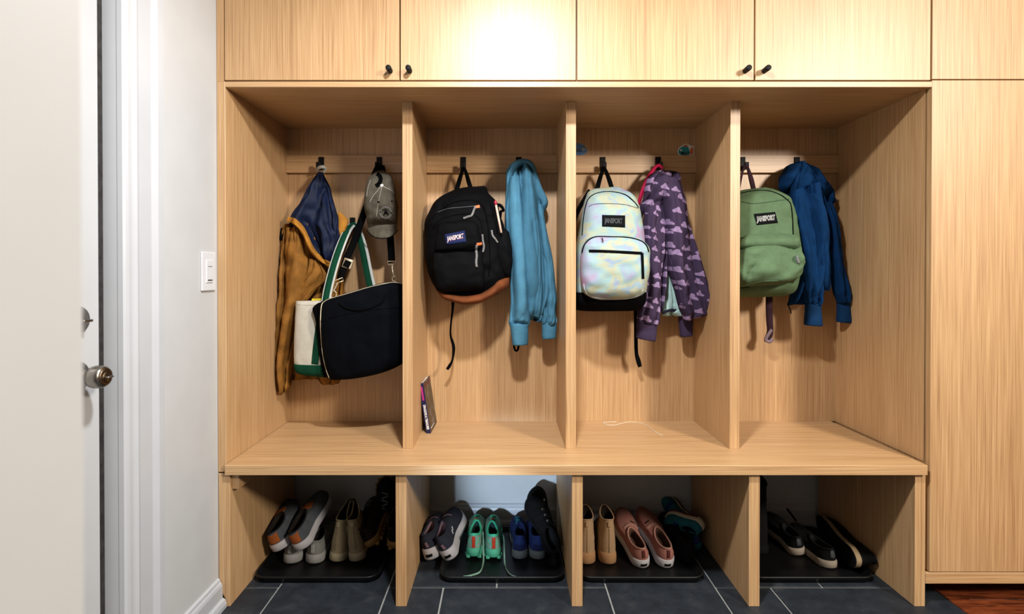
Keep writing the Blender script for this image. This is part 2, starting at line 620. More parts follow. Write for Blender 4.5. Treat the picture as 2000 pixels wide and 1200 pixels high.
# left door: casing, jamb, leaf, hardware
cp = [(0, 0), (.012, 0), (.016, .004), (.0175, .012), (.0175, .022), (.012, .026), (.0135, .034), (.0175, .042), (.0155, .05), (.0155, .094), (.019, .1), (.024, .108), (.025, .128), (.018, .136), (0, .137)]
def casing(name, ya, sgn):
    bm = bmesh.new()
    rings_mesh(bm, [[Vector((XL + d, ya + sgn * w, z)) for d, w in cp] for z in (0, 2.12)])
    return struct(name, bm, M['trim'])
casing('trim_1', -.42, 1)
casing('trim_2', -1.345, -1)
jb = bx(XL - .12, XL + .001, -.419, -.400, 0, 2.06)
box(jb, XL - .12, XL + .001, -1.362, -1.343, 0, 2.06)
box(jb, XL - .12, XL + .001, -1.36, -.40, 2.045, 2.06)
struct('trim_3', jb, M['trim'])
XD = -.925
d1 = struct('door_1', bx(XD - .042, XD, -1.337, -.4375, .012, 2.04, bev=.002), M['door'])
ws = bx(XD - .04, XD - .004, -.4375, -.4195, .0, 2.045)
struct('weatherstrip', ws, M['weather'], d1)
ky, kz = -.505, .816
kb = lathe((XD, ky, kz), (1, 0, 0), [(.033, 0), (.033, .004), (.029, .009), (.016, .011), (.013, .028), (.015, .032)])
struct('rosette', kb, M['nickel'], d1, smooth=True)
kb = lathe((XD, ky, kz), (1, 0, 0), [(.012, .026), (.016, .03), (.0225, .037), (.0245, .045), (.0245, .054), (.0225, .061), (.019, .065)])
kn = struct('door_knob', kb, M['nickel'], d1, smooth=True)
kb = lathe((XD, ky, kz), (1, 0, 0), [(.019, .064), (.0185, .0665), (.014, .0675), (.0115, .066), (.011, .068), (.004, .0685)])
struct('knob_face', kb, M['nickel_d'], kn, smooth=True)
struct('thumb_turn', bx(XD + .066, XD + .078, ky - .0085, ky + .0085, kz - .0022, kz + .0022, bev=.002, seg=2), M['nickel'], kn, smooth=True)
kb = lathe((XD, ky, .938), (1, 0, 0), [(.031, 0), (.031, .006), (.027, .011), (.012, .0125), (.008, .0135)])
db = struct('deadbolt', kb, M['nickel'], d1, smooth=True)
struct('thumb_turn', bx(XD + .012, XD + .03, ky - .013, ky + .013, .9335, .9395, bev=.002, seg=2), M['nickel'], db, smooth=True)

# a second door standing open beside the camera
dm = bx(-.287, -.251, -2.12, -1.324, .012, 2.04, bev=.004, seg=2)
d2 = struct('door_2', dm, plain('cream_white_door_paint', (168, 168, 166), .5, var=.012, scale=7))

# light switch
sw = thing('light_switch', 'white rocker light switch on the white wall beside the oak lockers', 'light switch', (XL, -.045, .985))
ya, yb, za, zb = -.090, -.018, .986, 1.102
mk('wall_plate', bx(XL, XL + .006, ya, yb, za, zb, bev=.002, seg=2), M['switch'], sw, smooth=False)
rk = mk('rocker', bx(XL + .004, XL + .0085, ya + .019, yb - .019, za + .024, zb - .024, bev=.001), M['switch'], sw, smooth=False)
mk('indicator_slot', bx(XL + .008, XL + .0093, ya + .024, yb - .024, za + .030, za + .0335), M['lgrey'], rk, smooth=False)
mk('dimmer_line', bx(XL + .008, XL + .009, ya + .026, yb - .024, zb - .044, zb - .0425), M['nickel'], rk, smooth=False)

# ------------------------------------------------------------------ millwork
YP = .470            # face of the locker back panel
XI0, XI1 = -.8685, 1.3145
ZB, ZBT = .446, .4155     # bench slab top, underside
ZS0, ZS1 = 1.6145, 1.632  # shelf slab under the doors

lk = thing('open_locker_unit', 'pale oak open locker unit of four tall cubbies with hook rails above the bench', 'locker', (.2, .2, ZB))
W, WH = M['wood'], M['woodh']
mk('side_panel', bx(XL + .001, XI0, 0, YP + .02, ZB - .026, ZS1, bev=.0008), W, lk, smooth=False)
mk('side_panel', bx(XI1, XI1 + .0015, .021, YP + .02, ZB, ZS0), W, lk, smooth=False)
mk('top_panel', bx(XI0, XI1 + .004, 0, YP + .02, ZS0, ZS1, bev=.0008), WH, lk, smooth=False)
mk('back_panel', bx(XI0, XI1, YP, YP + .018, ZB, ZS0), W, lk, smooth=False)
DIV = [(-.3475, -.3135), (.2015, .2355), (.7530, .7865)]
for a, b in DIV:
    mk('divider', bx(a, b, .137, YP, ZB, ZS0, bev=.0008), W, lk, smooth=False)
RZ0, RZ1, RY = 1.4355, 1.5045, .452
edges = [XI0] + [v for ab in DIV for v in ab] + [XI1]
HOOKS = {0: (628, 741), 1: (905, 1013), 2: (1177, 1285), 3: (1450, 1556)}
def hookbm(x, z, y):
    bm = bx(x - .0105, x + .0105, y - .005, y, z - .026, z + .026, bev=.001)
    box(bm, x - .008, x + .008, y - .038, y - .003, z - .026, z - .012, .0015)
    box(bm, x - .008, x + .008, y - .042, y - .032, z - .026, z - .001, .002)
    return bm
hookpos = {}
for i in range(4):
    r = mk('hook_rail', bx(edges[2 * i], edges[2 * i + 1], RY, YP, RZ0, RZ1, bev=.001), WH, lk, smooth=False)
    for px in HOOKS[i]:
        p = U(px, 320, RY)
        hookpos[px] = p
        mk('coat_hook', hookbm(p.x, p.z, RY), M['black'], r, smooth=False)
p = U(689, 438, YP)
mk('coat_hook', hookbm(p.x, p.z, YP), M['black'], lk, smooth=False)

bn = thing('bench', 'pale oak bench with thick slab seat and open shoe cubbies below', 'bench', (.2, .25, 0))
mk('seat_slab', bx(-.8665, 1.3, -.015, YP + .06, ZBT, ZB, bev=.001), WH, bn, smooth=False)
for a, b in ((XL + .002, -.8585), (-.343, -.3095), (.2055, .239), (.7565, .790), (1.2725, 1.3055)):
    mk('upright', bx(a, b, 0, YB - .028 if a > XL + .01 else YB - .03, 0, ZBT, bev=.0008), W, bn, smooth=False)
mk('cleat', bx(-.8585, -.836, .012, .40, .362, ZBT, bev=.001), W, bn, smooth=False)

def knob(bm, x, z):
    lathe((x, -.001, z), (0, -1, 0), [(.0078, 0), (.0082, .003), (.0088, .028), (.0082, .0305), (.006, .0312)], 20, bm)
    return bm
ZD = 1.636
def upper_cab(label, xs, kx):
    c = thing('wall_cabinet', label, 'cabinet', ((xs[0] + xs[-1]) / 2, .2, ZS1), group=None)
    mk('body', bx(xs[0] - .001, xs[-1] + .001, .0225, YP + .02, ZS1 + .0005, 2.13), M['wood'], c, smooth=False)
    for j in (0, 1):
        dr = mk('door', bx(xs[2 * j], xs[2 * j + 1], -.0005, .0195, ZD, 2.128, bev=.0008), W, c, smooth=False)
        mk('knob', knob(bmesh.new(), kx[j], 1.6635), M['black'], dr)
    return c
def X0(px): return (px - CX) / 630.0
upper_cab('left oak wall cabinet above the jacket and black backpack cubbies', (X0(440.5), X0(780.3), X0(783.2), X0(1124)), (X0(763), X0(801)))
upper_cab('right oak wall cabinet above the pastel and green backpack cubbies', (X0(1127), X0(1471), X0(1474), X0(1815)), (X0(1453.5), X0(1490.5)))

tc_ = thing('tall_cabinet', 'tall plain oak cabinet standing right of the open lockers', 'cabinet', (1.65, .25, 0))
TX0, TX1 = 1.3185, 2.05
mk('body', bx(TX0 - .0005, TX1, .0225, YB - .02, .10, 2.13), W, tc_, smooth=False)
mk('door', bx(TX0, TX1, -.0005, .0195, .1085, ZD - .0005, bev=.0008), W, tc_, smooth=False)
mk('door', bx(TX0, TX1, -.0005, .0195, ZD + .003, 2.128, bev=.0008), W, tc_, smooth=False)
mk('bottom_rail', bx(1.3065, TX1, 0, .05, .071, .1055, bev=.0008), WH, tc_, smooth=False)
mk('plinth', bx(1.3065, TX1, .20, YB - .03, .002, .0985), M['dark'], tc_, smooth=False)
struct('trim_4', bx(XL + .001, 2.05, .003, .06, 2.13, CEIL), W)
struct('trim_5', bx(XL + .001, X0(440.5) - .003, .0, .06, ZS1, 2.13), W)

# ------------------------------------------------------------------ cubby 1: jacket, cap, bags
def base_at(px, py, Y): return U(px, py, Y)

jk = thing('jacket', 'mustard brown canvas jacket hanging by its navy-lined hood behind the tote', 'jacket', U(600, 765, .40))
hl = mk('hood_lining', loft([(621, 337, 631, 337, .43, .008), (611, 352, 638, 352, .42, .016), (598, 375, 646, 372, .41, .022), (584, 398, 652, 395, .40, .026),
    (570, 420, 659, 420, .39, .03), (566, 436, 662, 440, .385, .032), (586, 452, 663, 458, .38, .032), (599, 474, 661, 478, .378, .03),
    (611, 495, 657, 498, .376, .024), (628, 511, 651, 510, .375, .016), (641, 519, 647, 518, .375, .006)],
    fold=(.026, 5.0, .4), wr=.006, seed=2.3), M['navyl'], jk, bvh=True)
mk('hanging_loop', ribbon([(U(618, 333, .42)), U(622, 328, .405), U(630, 326, .4), U(635, 330, .41), U(631, 337, .42)], .012, .002), M['twhite'], jk)
jb_ = mk('body', loft([(556, 440, 664, 430, .425, .02), (550, 470, 668, 470, .42, .03), (548, 520, 670, 515, .415, .034), (546, 570, 672, 570, .41, .034), (543, 620, 672, 620, .41, .034),
    (543, 680, 670, 680, .41, .034), (545, 720, 667, 722, .41, .03), (551, 742, 662, 738, .412, .02)], fold=(.03, 5, .5), wr=.009, seed=4.1), M['mustard'], jk, bvh=True)
mk('lining_edge', loft([(547, 447, 562, 443, .41, .012), (546, 462, 562, 460, .40, .016), (549, 478, 560, 478, .40, .012), (547, 510, 556, 510, .40, .012), (543, 560, 552, 560, .395, .012),
    (539, 620, 550, 620, .395, .012), (535, 690, 548, 690, .395, .012), (536, 740, 548, 740, .395, .012), (541, 768, 550, 767, .395, .008)], wr=.005, seed=1.2, seg=24), M['blackf'], jk)
sl = mk('sleeve', loft([(557, 447, 590, 440, .385, .018), (553, 465, 598, 468, .38, .03), (550, 500, 603, 505, .375, .032), (547, 545, 604, 550, .37, .032), (544, 590, 598, 592, .37, .032),
    (540, 640, 586, 640, .37, .03), (538, 690, 576, 690, .37, .028), (539, 730, 572, 728, .37, .025), (543, 757, 568, 752, .372, .022), (545, 768, 565, 764, .374, .018)],
    fold=(.026, 2.6, .5), wr=.010, seed=6.7), M['mustard'], jk, bvh=True)
mk('sleeve', loft([(640, 515, 668, 515, .40, .02), (632, 560, 672, 560, .39, .026), (622, 620, 670, 620, .385, .026), (612, 690, 668, 690, .385, .026), (615, 725, 668, 728, .385, .024), (624, 746, 664, 744, .387, .02), (630, 752, 660, 750, .389, .012)],
    fold=(.014, 3, .4), wr=.008, seed=8.8), M['mustard'], jk)
mk('front_placket', loft([(604, 505, 622, 510, .362, .01), (600, 530, 634, 528, .358, .014), (588, 555, 636, 548, .356, .016), (580, 580, 612, 575, .356, .016), (572, 610, 590, 606, .36, .012), (568, 640, 580, 640, .365, .008)],
    fold=(.01, 2, .4), wr=.007, seed=3.4), M['mustard'], jk)
mk('hood_edge', loft([(660, 418, 664, 414, .40, .006), (660, 432, 680, 430, .395, .012), (659, 450, 676, 447, .392, .014), (659, 470, 668, 468, .392, .01), (659, 484, 662, 483, .392, .004)], seg=24, wr=.004, seed=3), M['mustard_t'], jk)
mk('hood_trim', dstrip([(561, 429), (574, 432), (588, 445), (597, 462), (606, 482), (616, 497), (629, 509), (641, 516), (650, 518)], 11, [hl, sl, jb_], .016, .012, dflt=.37), M['mustard_t'], jk)

cp_ = thing('baseball_cap', 'washed khaki baseball cap with round badge hanging in the jacket cubby', 'cap', U(745, 466, .36))
cw = mk('crown', loft([(736, 335, 750, 333, .40, .012), (727, 342, 762, 341, .385, .03), (719, 354, 767, 352, .375, .045), (715, 370, 771, 368, .365, .056), (713, 390, 774, 387, .36, .06),
    (713, 410, 776, 406, .36, .058), (716, 424, 777, 421, .362, .05), (721, 434, 775, 431, .366, .038), (730, 439, 768, 437, .372, .02)], e=.9, wr=.006, fold=(.006, 2, .3), seed=5.2), M['cap'], cp_, bvh=True)
bm = bmesh.new()
G = []
for lay in (0, 1):
    g = []
    for j in range(11):
        v = j / 10
        row = []
        for i in range(25):
            u = -1 + 2 * i / 24
            cx_ = 745.5 + v * 1.5
            hw = 31.5 - 2.5 * v - 1.2 * v * v
            x = cx_ + u * hw
            top = 420 + 15 * (1 - u * u) ** .5
            bot = 447 + 19.5 * (1 - abs(u) ** 2.4) ** .6
            y_ = top + (bot - top) * v
            Y = .352 - .028 * v + .045 * u * u + (.004 if lay else 0)
            row.append(bm.verts.new(U(x, y_, Y)))
        g.append(row)
    G.append(g)
    for j in range(10):
        for i in range(24):
            bm.faces.new((g[j][i], g[j][i + 1], g[j + 1][i + 1], g[j + 1][i]))
def rimv(g): return g[0] + [r[-1] for r in g[1:]] + g[-1][-2::-1] + [r[0] for r in g[-2:0:-1]]
a_, b_ = rimv(G[0]), rimv(G[1])
for k in range(len(a_)): bm.faces.new((a_[k], a_[(k + 1) % len(a_)], b_[(k + 1) % len(b_)], b_[k]))
bmesh.ops.recalc_face_normals(bm, faces=bm.faces)
br = mk('brim', bm, M['cap'], cp_, bvh=True)
mk('brim_edge', dtube([(716, 449), (722, 458), (734, 464.5), (747, 466), (760, 464), (771, 457), (777, 448)], .0018, [br], dflt=.35), M['badge'], cp_)
mk('button', lathe(hit(746, 363, [cw], .0), (0, -1, .3), [(.006, -.002), (.0065, .002), (.0045, .0045), (.0015, .005)], 20), M['white'], cp_)
mk('eyelet', disc(bmesh.new(), hit(739, 395, [cw], .0005), (0, -1, 0), .004, .0015, 12), M['badge'], cp_)
mk('eyelet', disc(bmesh.new(), hit(765, 393, [cw], .0005), (0, -1, 0), .004, .0015, 12), M['badge'], cp_)
sm = dtube([(745, 364), (738, 372), (728, 384), (722, 396)], .0012, [cw])
dtube([(748, 364), (756, 368), (764, 372), (771, 378)], .0012, [cw], bm=sm)
dtube([(746, 366), (742, 382), (738, 402), (735, 425)], .0009, [cw], bm=sm)
dtube([(724, 352), (719, 366), (716, 384)], .0009, [cw], bm=sm)
mk('seam', sm, M['canvas'], cp_)
mk('opening_shade', dstrip([(734, 364), (741, 358), (743.5, 350), (741, 343), (736, 339)], 8, [cw], .001, .002), M['blackf'], cp_)  # dark patch laid on the crown for the shade inside the back opening
bgd = bmesh.new()
def dring(bm, cx_, cy_, r0, r1, parts, off, seg=40, a0=0, a1=2 * PI):
    rs = []
    for r in (r0, r1):
        rs.append([hit(cx_ + r * math.cos(a0 + (a1 - a0) * k / seg), cy_ + r * math.sin(a0 + (a1 - a0) * k / seg), parts, off) for k in range(seg + (0 if a1 - a0 >= 6.28 else 1))])
    rings_mesh(bm, rs, a1 - a0 >= 6.28, False, False)
dring(bgd, 753.5, 415.5, 8.4, 13.4, [cw], .002)
bg = mk('badge', bgd, M['badge'], cp_)
bm = bmesh.new()
dring(bm, 753.5, 415.5, 12.0, 12.5, [cw], .003); dring(bm, 753.5, 415.5, 8.7, 9.2, [cw], .003)
for k in range(22):
    if k in (0, 11): continue
    a = 2 * PI * k / 22
    dring(bm, 753.5, 415.5, 9.9, 11.4, [cw], .003, 2, a, a + .13)
mk('badge_lettering', bm, M['canvas'], bg)
mk('badge_letter', dtext('A', 753.5, 415.8, 15, -1, 1, 15, [cw], .003, bold=.03), M['badge'], bg)

tb = thing('tote_bag', 'white canvas tote bag with green handles and base behind the black laptop bag', 'bag', U(622, 726, .33))
tbd = mk('body', loft([(582, 588, 664, 586, .325, .028), (580, 592, 665, 590, .32, .034), (579, 620, 668, 618, .315, .04), (578, 660, 670, 660, .31, .044), (578, 700, 670, 700, .31, .044), (578, 712, 669, 712, .31, .044)], e=.55, wr=.004, seed=2, sub=5), M['canvas'], tb, bvh=True)
mk('base', loft([(577, 709, 671, 710, .31, .0465), (578, 716, 671, 718, .31, .047), (581, 725, 670, 730, .312, .044), (590, 730, 664, 737, .314, .03)], e=.55, sub=4), M['tgreen'], tb)
mk('hem', dstrip([(581, 595), (600, 596), (620, 596), (640, 595)], 1.2, [tbd], .001, .0008), M['canvas'], tb)
mk('side_strap', dstrip([(628, 596), (623, 640), (618, 680), (615, 712)], 14, [tbd], .0012, .002), M['tgreen'], tb)
hp = [U(634, 596, .275), U(640, 562, .285), U(652, 516, .31), U(665, 478, .34), U(677, 452, .39), U(686, 440, .425), U(693, 439, .43), U(700, 456, .42), U(708, 490, .40), U(716, 530, .37), U(724, 566, .345), U(730, 592, .33)]
hd = mk('handle', ribbon(hp, [.022, .022, .022, .022, .018, .014, .014, .018, .022, .022, .022, .022], .003, [0, 0, 0, 0, .3, .5, .3, 0, -.2, -.2, -.2, 0]), M['tgreen'], tb)
off = Vector((.0115, .006, 0))
mk('webbing_edge', ribbon([p + off for p in hp], [.012] * 4 + [.01] * 4 + [.018] * 4, .003), M['twhite'], hd)
mk('webbing_edge', ribbon([p + Vector((-.0115, .0, .002)) for p in hp[:7]], .003, .004), M['twhite'], hd)
tag(mk('folder', bx(U(610, 583, .325).x, U(629, 583, .325).x, .318, .330, U(615, 640, .325).z, U(620, 583.5, .325).z, bev=.001), M['yellow'], smooth=False),
    'yellow folder edge sticking up out of the white canvas tote', 'folder')

mb = thing('laptop_bag', 'black laptop bag with gold hardware hanging in front of the canvas tote', 'bag', U(715, 740, .28))
mf = mk('body', loft([(625, 598, 640, 738, .27, .026), (630, 589, 650, 741, .262, .045), (650, 581, 668, 741, .255, .055), (680, 572, 700, 738, .25, .06), (720, 560, 735, 731, .248, .06), (755, 552, 765, 722, .25, .058),
    (782, 553, 785, 711, .257, .048), (798, 562, 797, 700, .265, .036), (801, 580, 801, 680, .268, .018)], e=.6, wr=.006, seed=9.1, sub=6), M['navyb'], mb, bvh=True)
mk('gusset', loft([(623, 592, 632, 590, .28, .022), (613, 603, 632, 600, .282, .03), (619, 625, 632, 625, .282, .03), (623, 660, 634, 660, .282, .03), (628, 700, 640, 700, .282, .03), (634, 735, 644, 735, .282, .022)], seg=24, e=.7), M['blackf'], mb)
mk('zip_piping', dtube([(786, 555), (772, 552), (756, 553.5), (720, 561.5), (680, 573.5), (650, 582), (634, 589), (627.5, 600), (626, 640), (630, 690), (637, 722), (643, 739)], .0018, [mf], .001, dflt=.28), M['brass'], mb)
mk('grab_handle', dtube([(662, 592), (676, 602), (700, 606), (728, 600), (748, 588), (753, 575)], .0035, [mf], .002), M['blackf'], mb)
mk('pocket_seam', dtube([(642, 622), (690, 612), (740, 604), (796, 600)], .0012, [mf], .0008), M['blackf'], mb)
sp = [U(742, 321, .405), U(731, 345, .40), U(722, 385, .395), U(707, 428, .39), U(689, 478, .345), U(675, 510, .325), U(664, 546, .315)]
st = mk('shoulder_strap', ribbon(sp, .0265, .003), M['blackf'], mb)
mk('strap_adjuster', ribbon([U(682, 506, .321), U(676, 524, .317)], .034, .004), M['brass'], st)
mk('strap_fold', ribbon([U(681, 510, .318), U(675, 522, .314)], .024, .004), M['blackf'], st)
def rect_ring(c, w, h, r, tilt=0.0):
    a = Vector((math.cos(tilt), 0, math.sin(tilt))); b = Vector((-math.sin(tilt), 0, math.cos(tilt)))
    pts = [c + a * x * w / 2 + b * y * h / 2 for x, y in ((-1, -1), (1, -1), (1, 1), (-1, 1), (-1, -1))]
    return tube(pts, r, smooth=False, seg=8)
mk('strap_ring', rect_ring(U(661, 549, .313), .036, .012, .0018, .35), M['brass'], st)
snap = tube([U(659, 553, .312), U(655, 562, .31), U(651, 570, .308)], .003)
mk('snap_hook', snap, M['brass'], st)
rg = tube([U(651 + 6 * math.cos(a), 575 + 7 * math.sin(a), .306) for a in [k * PI / 8 for k in range(17)]], .0018, smooth=False)
mk('bag_ring', rg, M['brass'], mb)
st2 = mk('shoulder_strap', ribbon([U(744, 324, .41), U(752, 360, .425), U(759, 420, .43), U(762, 462, .41), U(764, 490, .38), U(765, 513, .35)], .0265, .003), M['blackf'], mb)
mk('strap_ring', rect_ring(U(765.5, 514, .347), .03, .013, .0018, 0), M['brass'], st2)
mk('snap_hook', tube([U(766, 519, .345), U(766.5, 526, .34), U(768, 534, .335), U(770, 541, .32)], .0028), M['brass'], st2)
mk('bag_ring', tube([U(770 + 4 * math.cos(a), 545 + 4.5 * math.sin(a), .312) for a in [k * PI / 8 for k in range(17)]], .0015, smooth=False), M['brass'], mb)

# ------------------------------------------------------------------ cubby 2: black backpack, blue hoodie, book
bp = thing('backpack', 'black backpack with brown suede base hanging next to a light blue hoodie', 'backpack', U(920, 594, .36))
bd = mk('body', loft([(889, 371, 946, 364, .41, .03), (880, 376, 950, 368, .402, .048), (862, 386, 958, 380, .385, .065), (846, 402, 970, 398, .37, .08), (835, 424, 978, 422, .36, .088), (830, 450, 986, 450, .355, .092), (830, 485, 990, 490, .35, .096),
    (834, 520, 992, 520, .35, .098), (843, 548, 990, 545, .352, .096), (852, 564, 984, 560, .356, .09), (862, 575, 972, 574, .362, .075), (878, 581, 955, 582, .37, .05)], e=.66, wr=.014, seed=1.6), M['blackn'], bp, bvh=True)
bs = mk('suede_base', loft([(854, 562, 858, 570, .362, .05), (862, 567, 868, 582, .35, .082), (882, 572, 889, 590, .345, .096), (908, 576, 912, 594.5, .342, .1), (938, 572, 943, 590, .343, .1), (958, 560, 964, 578, .346, .099), (972, 546, 980, 569, .352, .094), (988, 540, 992, 560, .366, .075), (998, 537, 997, 550, .385, .03)],
    e=.75, wr=.006, seed=3.3), M['suede'], bp, bvh=True)
up = mk('upper_pocket', loft([(868, 434, 918, 430, .27, .012), (858, 440, 931, 437, .262, .022), (852, 458, 937, 455, .258, .026), (850, 476, 939, 474, .256, .026), (849, 488, 939, 484, .258, .022), (853, 493, 936, 489, .264, .01)], e=.6, wr=.005, seed=4.4, seg=48), M['blackn'], bp, bvh=True)
lp_ = mk('lower_pocket', loft([(848, 494, 938, 489, .262, .012), (846, 500, 943, 496, .258, .02), (846, 520, 945, 516, .254, .026), (850, 545, 946, 540, .254, .028), (856, 562, 946, 556, .258, .026), (864, 572, 940, 567, .266, .014)], e=.6, wr=.008, seed=7.4, seg=48), M['blackn'], bp, bvh=True)
sd = mk('side_pocket', loft([(968, 452, 988, 447, .325, .03), (964, 462, 994, 456, .325, .042), (962, 485, 999, 480, .322, .048), (962, 512, 1000, 510, .322, .05), (964, 532, 998, 532, .325, .046), (968, 544, 994, 541, .332, .03)], e=.7, wr=.007, seed=2.4, seg=40), M['blackn'], bp, bvh=True)
mk('grab_loop', ribbon([U(891, 374, .41), U(896, 357, .408), U(902, 337, .404), U(905.5, 329, .402), U(910, 337, .404), U(915, 354, .408), U(920, 370, .41)], [.017] * 2 + [.013] * 3 + [.017] * 2, .003), M['blackf'], bp)
mk('compartment_zip', dtube([(838, 432), (856, 414), (885, 396), (918, 391), (938, 397), (948, 415), (954, 450), (957, 500), (955, 540)], .0022, [bd], .0012), M['blackf'], bp)
mk('pocket_zip', dtube([(852, 416), (875, 408), (905, 405), (930, 403), (938, 407)], .002, [bd], .0012), M['lgrey'], bp)
mk('pocket_zip', dtube([(852, 492), (880, 490), (910, 488), (938, 483)], .0018, [up, lp_, bd], .0015), M['blackf'], bp)
mk('seam', dtube([(846, 446), (858, 430), (885, 421), (915, 418), (932, 424), (941, 440), (945, 480)], .0015, [bd, up], .001), M['blackf'], bp)
lb = mk('brand_label', dpatch([(868, 458.5), (907.5, 450.5), (911, 473), (871.5, 478.5)], [up, bd], .002), M['lblue'], bp, bvh=True)
mk('label_lettering', dtext('JANSPORT', 889.5, 464.5, 6.7, -1.3, .9, 12.5, [lb], .0012, bold=.035, spacing=1.0), M['lred'], lb)
mk('label_lettering', dtext('JANSPORT', 889.5, 464.2, 6.7, -1.3, .9, 12.5, [lb], .0018, bold=.004, spacing=1.0), M['white'], lb)
for tabp, cordp in (((932, 404), [(928, 404), (925, 412), (921, 421), (913, 424), (905, 427)]), ((936, 477), [(931, 479), (930, 488), (931, 500), (930, 512), (931, 522)])):
    t = mk('zip_pull', dstrip([(tabp[0] - 5, tabp[1] + 1), (tabp[0] + 5, tabp[1] - 1)], 5.5, [up, lp_, bd], .004, .004), M['orange'], bp)
    mk('pull_cord', dtube(cordp, .0045, [up, lp_, bd], .004), M['cord'], t)
mk('pull_cord', dtube([(942, 458), (943, 470), (945, 482), (943, 493)], .004, [bd, up], .004), M['cord'], bp)
mk('pull_cord', dtube([(960, 450), (962, 460), (967, 467), (972, 474)], .004, [bd, sd], .004), M['cord'], bp)
pc = tube([U(968, 397, .275), U(979, 455, .266)], .0042, smooth=False)
pcl = tag(mk('pencil', pc, M['pencil']), 'thin pale stick with a red end standing in the black backpack side pocket', 'pencil')
mk('pencil_tip', tube([U(967.2, 392.5, .2757), U(968.6, 401, .2746)], .0048, smooth=False), M['pencilr'], pcl)
mk('shoulder_strap', ribbon([U(972, 400, .36), U(979, 403, .355), U(984, 412, .355), U(978, 414, .36), U(976, 430, .37)], .012, .004, [0, .6, 1.2, .6, 0]), M['blackf'], bp)
mk('loose_strap', ribbon([U(885, 585, .40), U(884, 605, .40), U(881, 630, .40), U(880, 655, .40), U(886, 678, .40), U(884, 702, .40), U(878, 715, .40), U(873, 722, .40)], [.014, .009, .008, .008, .012, .008, .012, .011], .002, [0, .3, .7, .5, 0, .6, .2, 0]), M['blackf'], bp)

bh = thing('hoodie', 'light sky blue fleece hoodie hanging next to the black backpack', 'hoodie', U(1030, 672, .38))
hb = mk('body', loft([(1008, 317, 1030, 315, .39, .018), (996, 330, 1040, 328, .38, .03), (989, 350, 1047, 348, .376, .04), (988, 378, 1052, 376, .38, .046), (986, 420, 1057, 420, .376, .05), (987, 465, 1062, 465, .375, .048), (992, 520, 1070, 520, .37, .048), (1000, 565, 1074, 565, .37, .046), (1010, 598, 1068, 600, .372, .04), (1019, 613, 1058, 626, .376, .03), (1024, 620, 1054, 630, .38, .012)],
    fold=(.030, 2.0, .2), wr=.005, seed=3.9), M['bluehood'], bh, bvh=True)
mk('hood', loft([(988, 358, 998, 356, .385, .012), (988, 346, 1000, 347, .38, .022), (991, 331, 1005, 338, .376, .020), (1000, 319, 1013, 329, .374, .021), (1016, 311.5, 1021, 323, .374, .021), (1033, 313, 1031, 326, .378, .021), (1044, 324, 1039, 336, .384, .020), (1050, 343, 1041, 358, .39, .020),
    (1059, 369, 1046, 382, .392, .02), (1069, 388, 1056, 399, .395, .024), (1069, 404, 1055, 408, .40, .02), (1061, 417, 1054, 416, .405, .01)], wr=.006, seed=7.7, seg=40), M['bluehood'], bh)
s1 = mk('sleeve', loft([(997, 346, 1014, 343, .372, .014), (990, 385, 1019, 380, .358, .026), (986, 425, 1024, 424, .35, .032), (990, 480, 1029, 480, .345, .035), (996, 540, 1033, 540, .343, .036), (997, 590, 1035, 590, .343, .036), (995, 618, 1036, 620, .344, .036), (993, 630, 1035, 630, .345, .036), (995, 637, 1033, 637, .347, .03)],
    fold=(.014, 1.5, .3), wr=.005, seed=5.5), M['bluehood'], bh, bvh=True)
fpn = mk('front_panel', loft([(1013, 334, 1030, 332, .372, .014), (1014, 375, 1040, 372, .362, .026), (1019, 425, 1049, 420, .355, .03), (1025, 480, 1056, 475, .352, .032), (1026, 540, 1059, 540, .35, .034), (1022, 590, 1060, 596, .35, .03), (1020, 607, 1058, 622, .352, .022), (1021, 612, 1056, 627, .354, .010)],
    fold=(.014, 1.6, .2), wr=.005, seed=2.2), M['bluehood'], bh, bvh=True)
mk('cuff', loft([(995, 633, 1032, 633, .346, .031), (997, 645, 1032, 645, .346, .031), (999, 660, 1032, 660, .347, .030), (1001, 673, 1031, 672, .348, .028), (1003, 674, 1029, 673, .35, .018)], wr=.002, seed=2), M['bluecuff'], bh)
s2 = mk('sleeve', loft([(1040, 400, 1060, 398, .395, .014), (1046, 440, 1066, 435, .39, .026), (1052, 490, 1076, 485, .385, .032), (1056, 540, 1084, 535, .38, .036), (1057, 580, 1087, 575, .378, .036), (1057, 610, 1087, 608, .378, .035), (1056, 625, 1087, 624, .379, .034), (1058, 634, 1086, 633, .38, .028)],
    fold=(.012, 2, .3), wr=.009, seed=6.6), M['bluehood'], bh, bvh=True)
mk('cuff', loft([(1058, 630, 1087, 630, .38, .029), (1058, 645, 1087, 644, .38, .029), (1059, 661, 1086, 659, .381, .027), (1061, 662, 1084, 660, .383, .018)], wr=.002, seed=4), M['bluecuff'], bh)
mk('hem_band', dtube([(1021, 606), (1030, 610), (1044, 616), (1057, 620)], .0012, [fpn], .0006), M['bluecuff'], bh)
mk('hanging_tag', ribbon([U(1003, 672, .36), U(1006, 684, .36), U(1011, 684, .36), U(1013, 674, .36)], .008, .002), M['blackf'], bh)

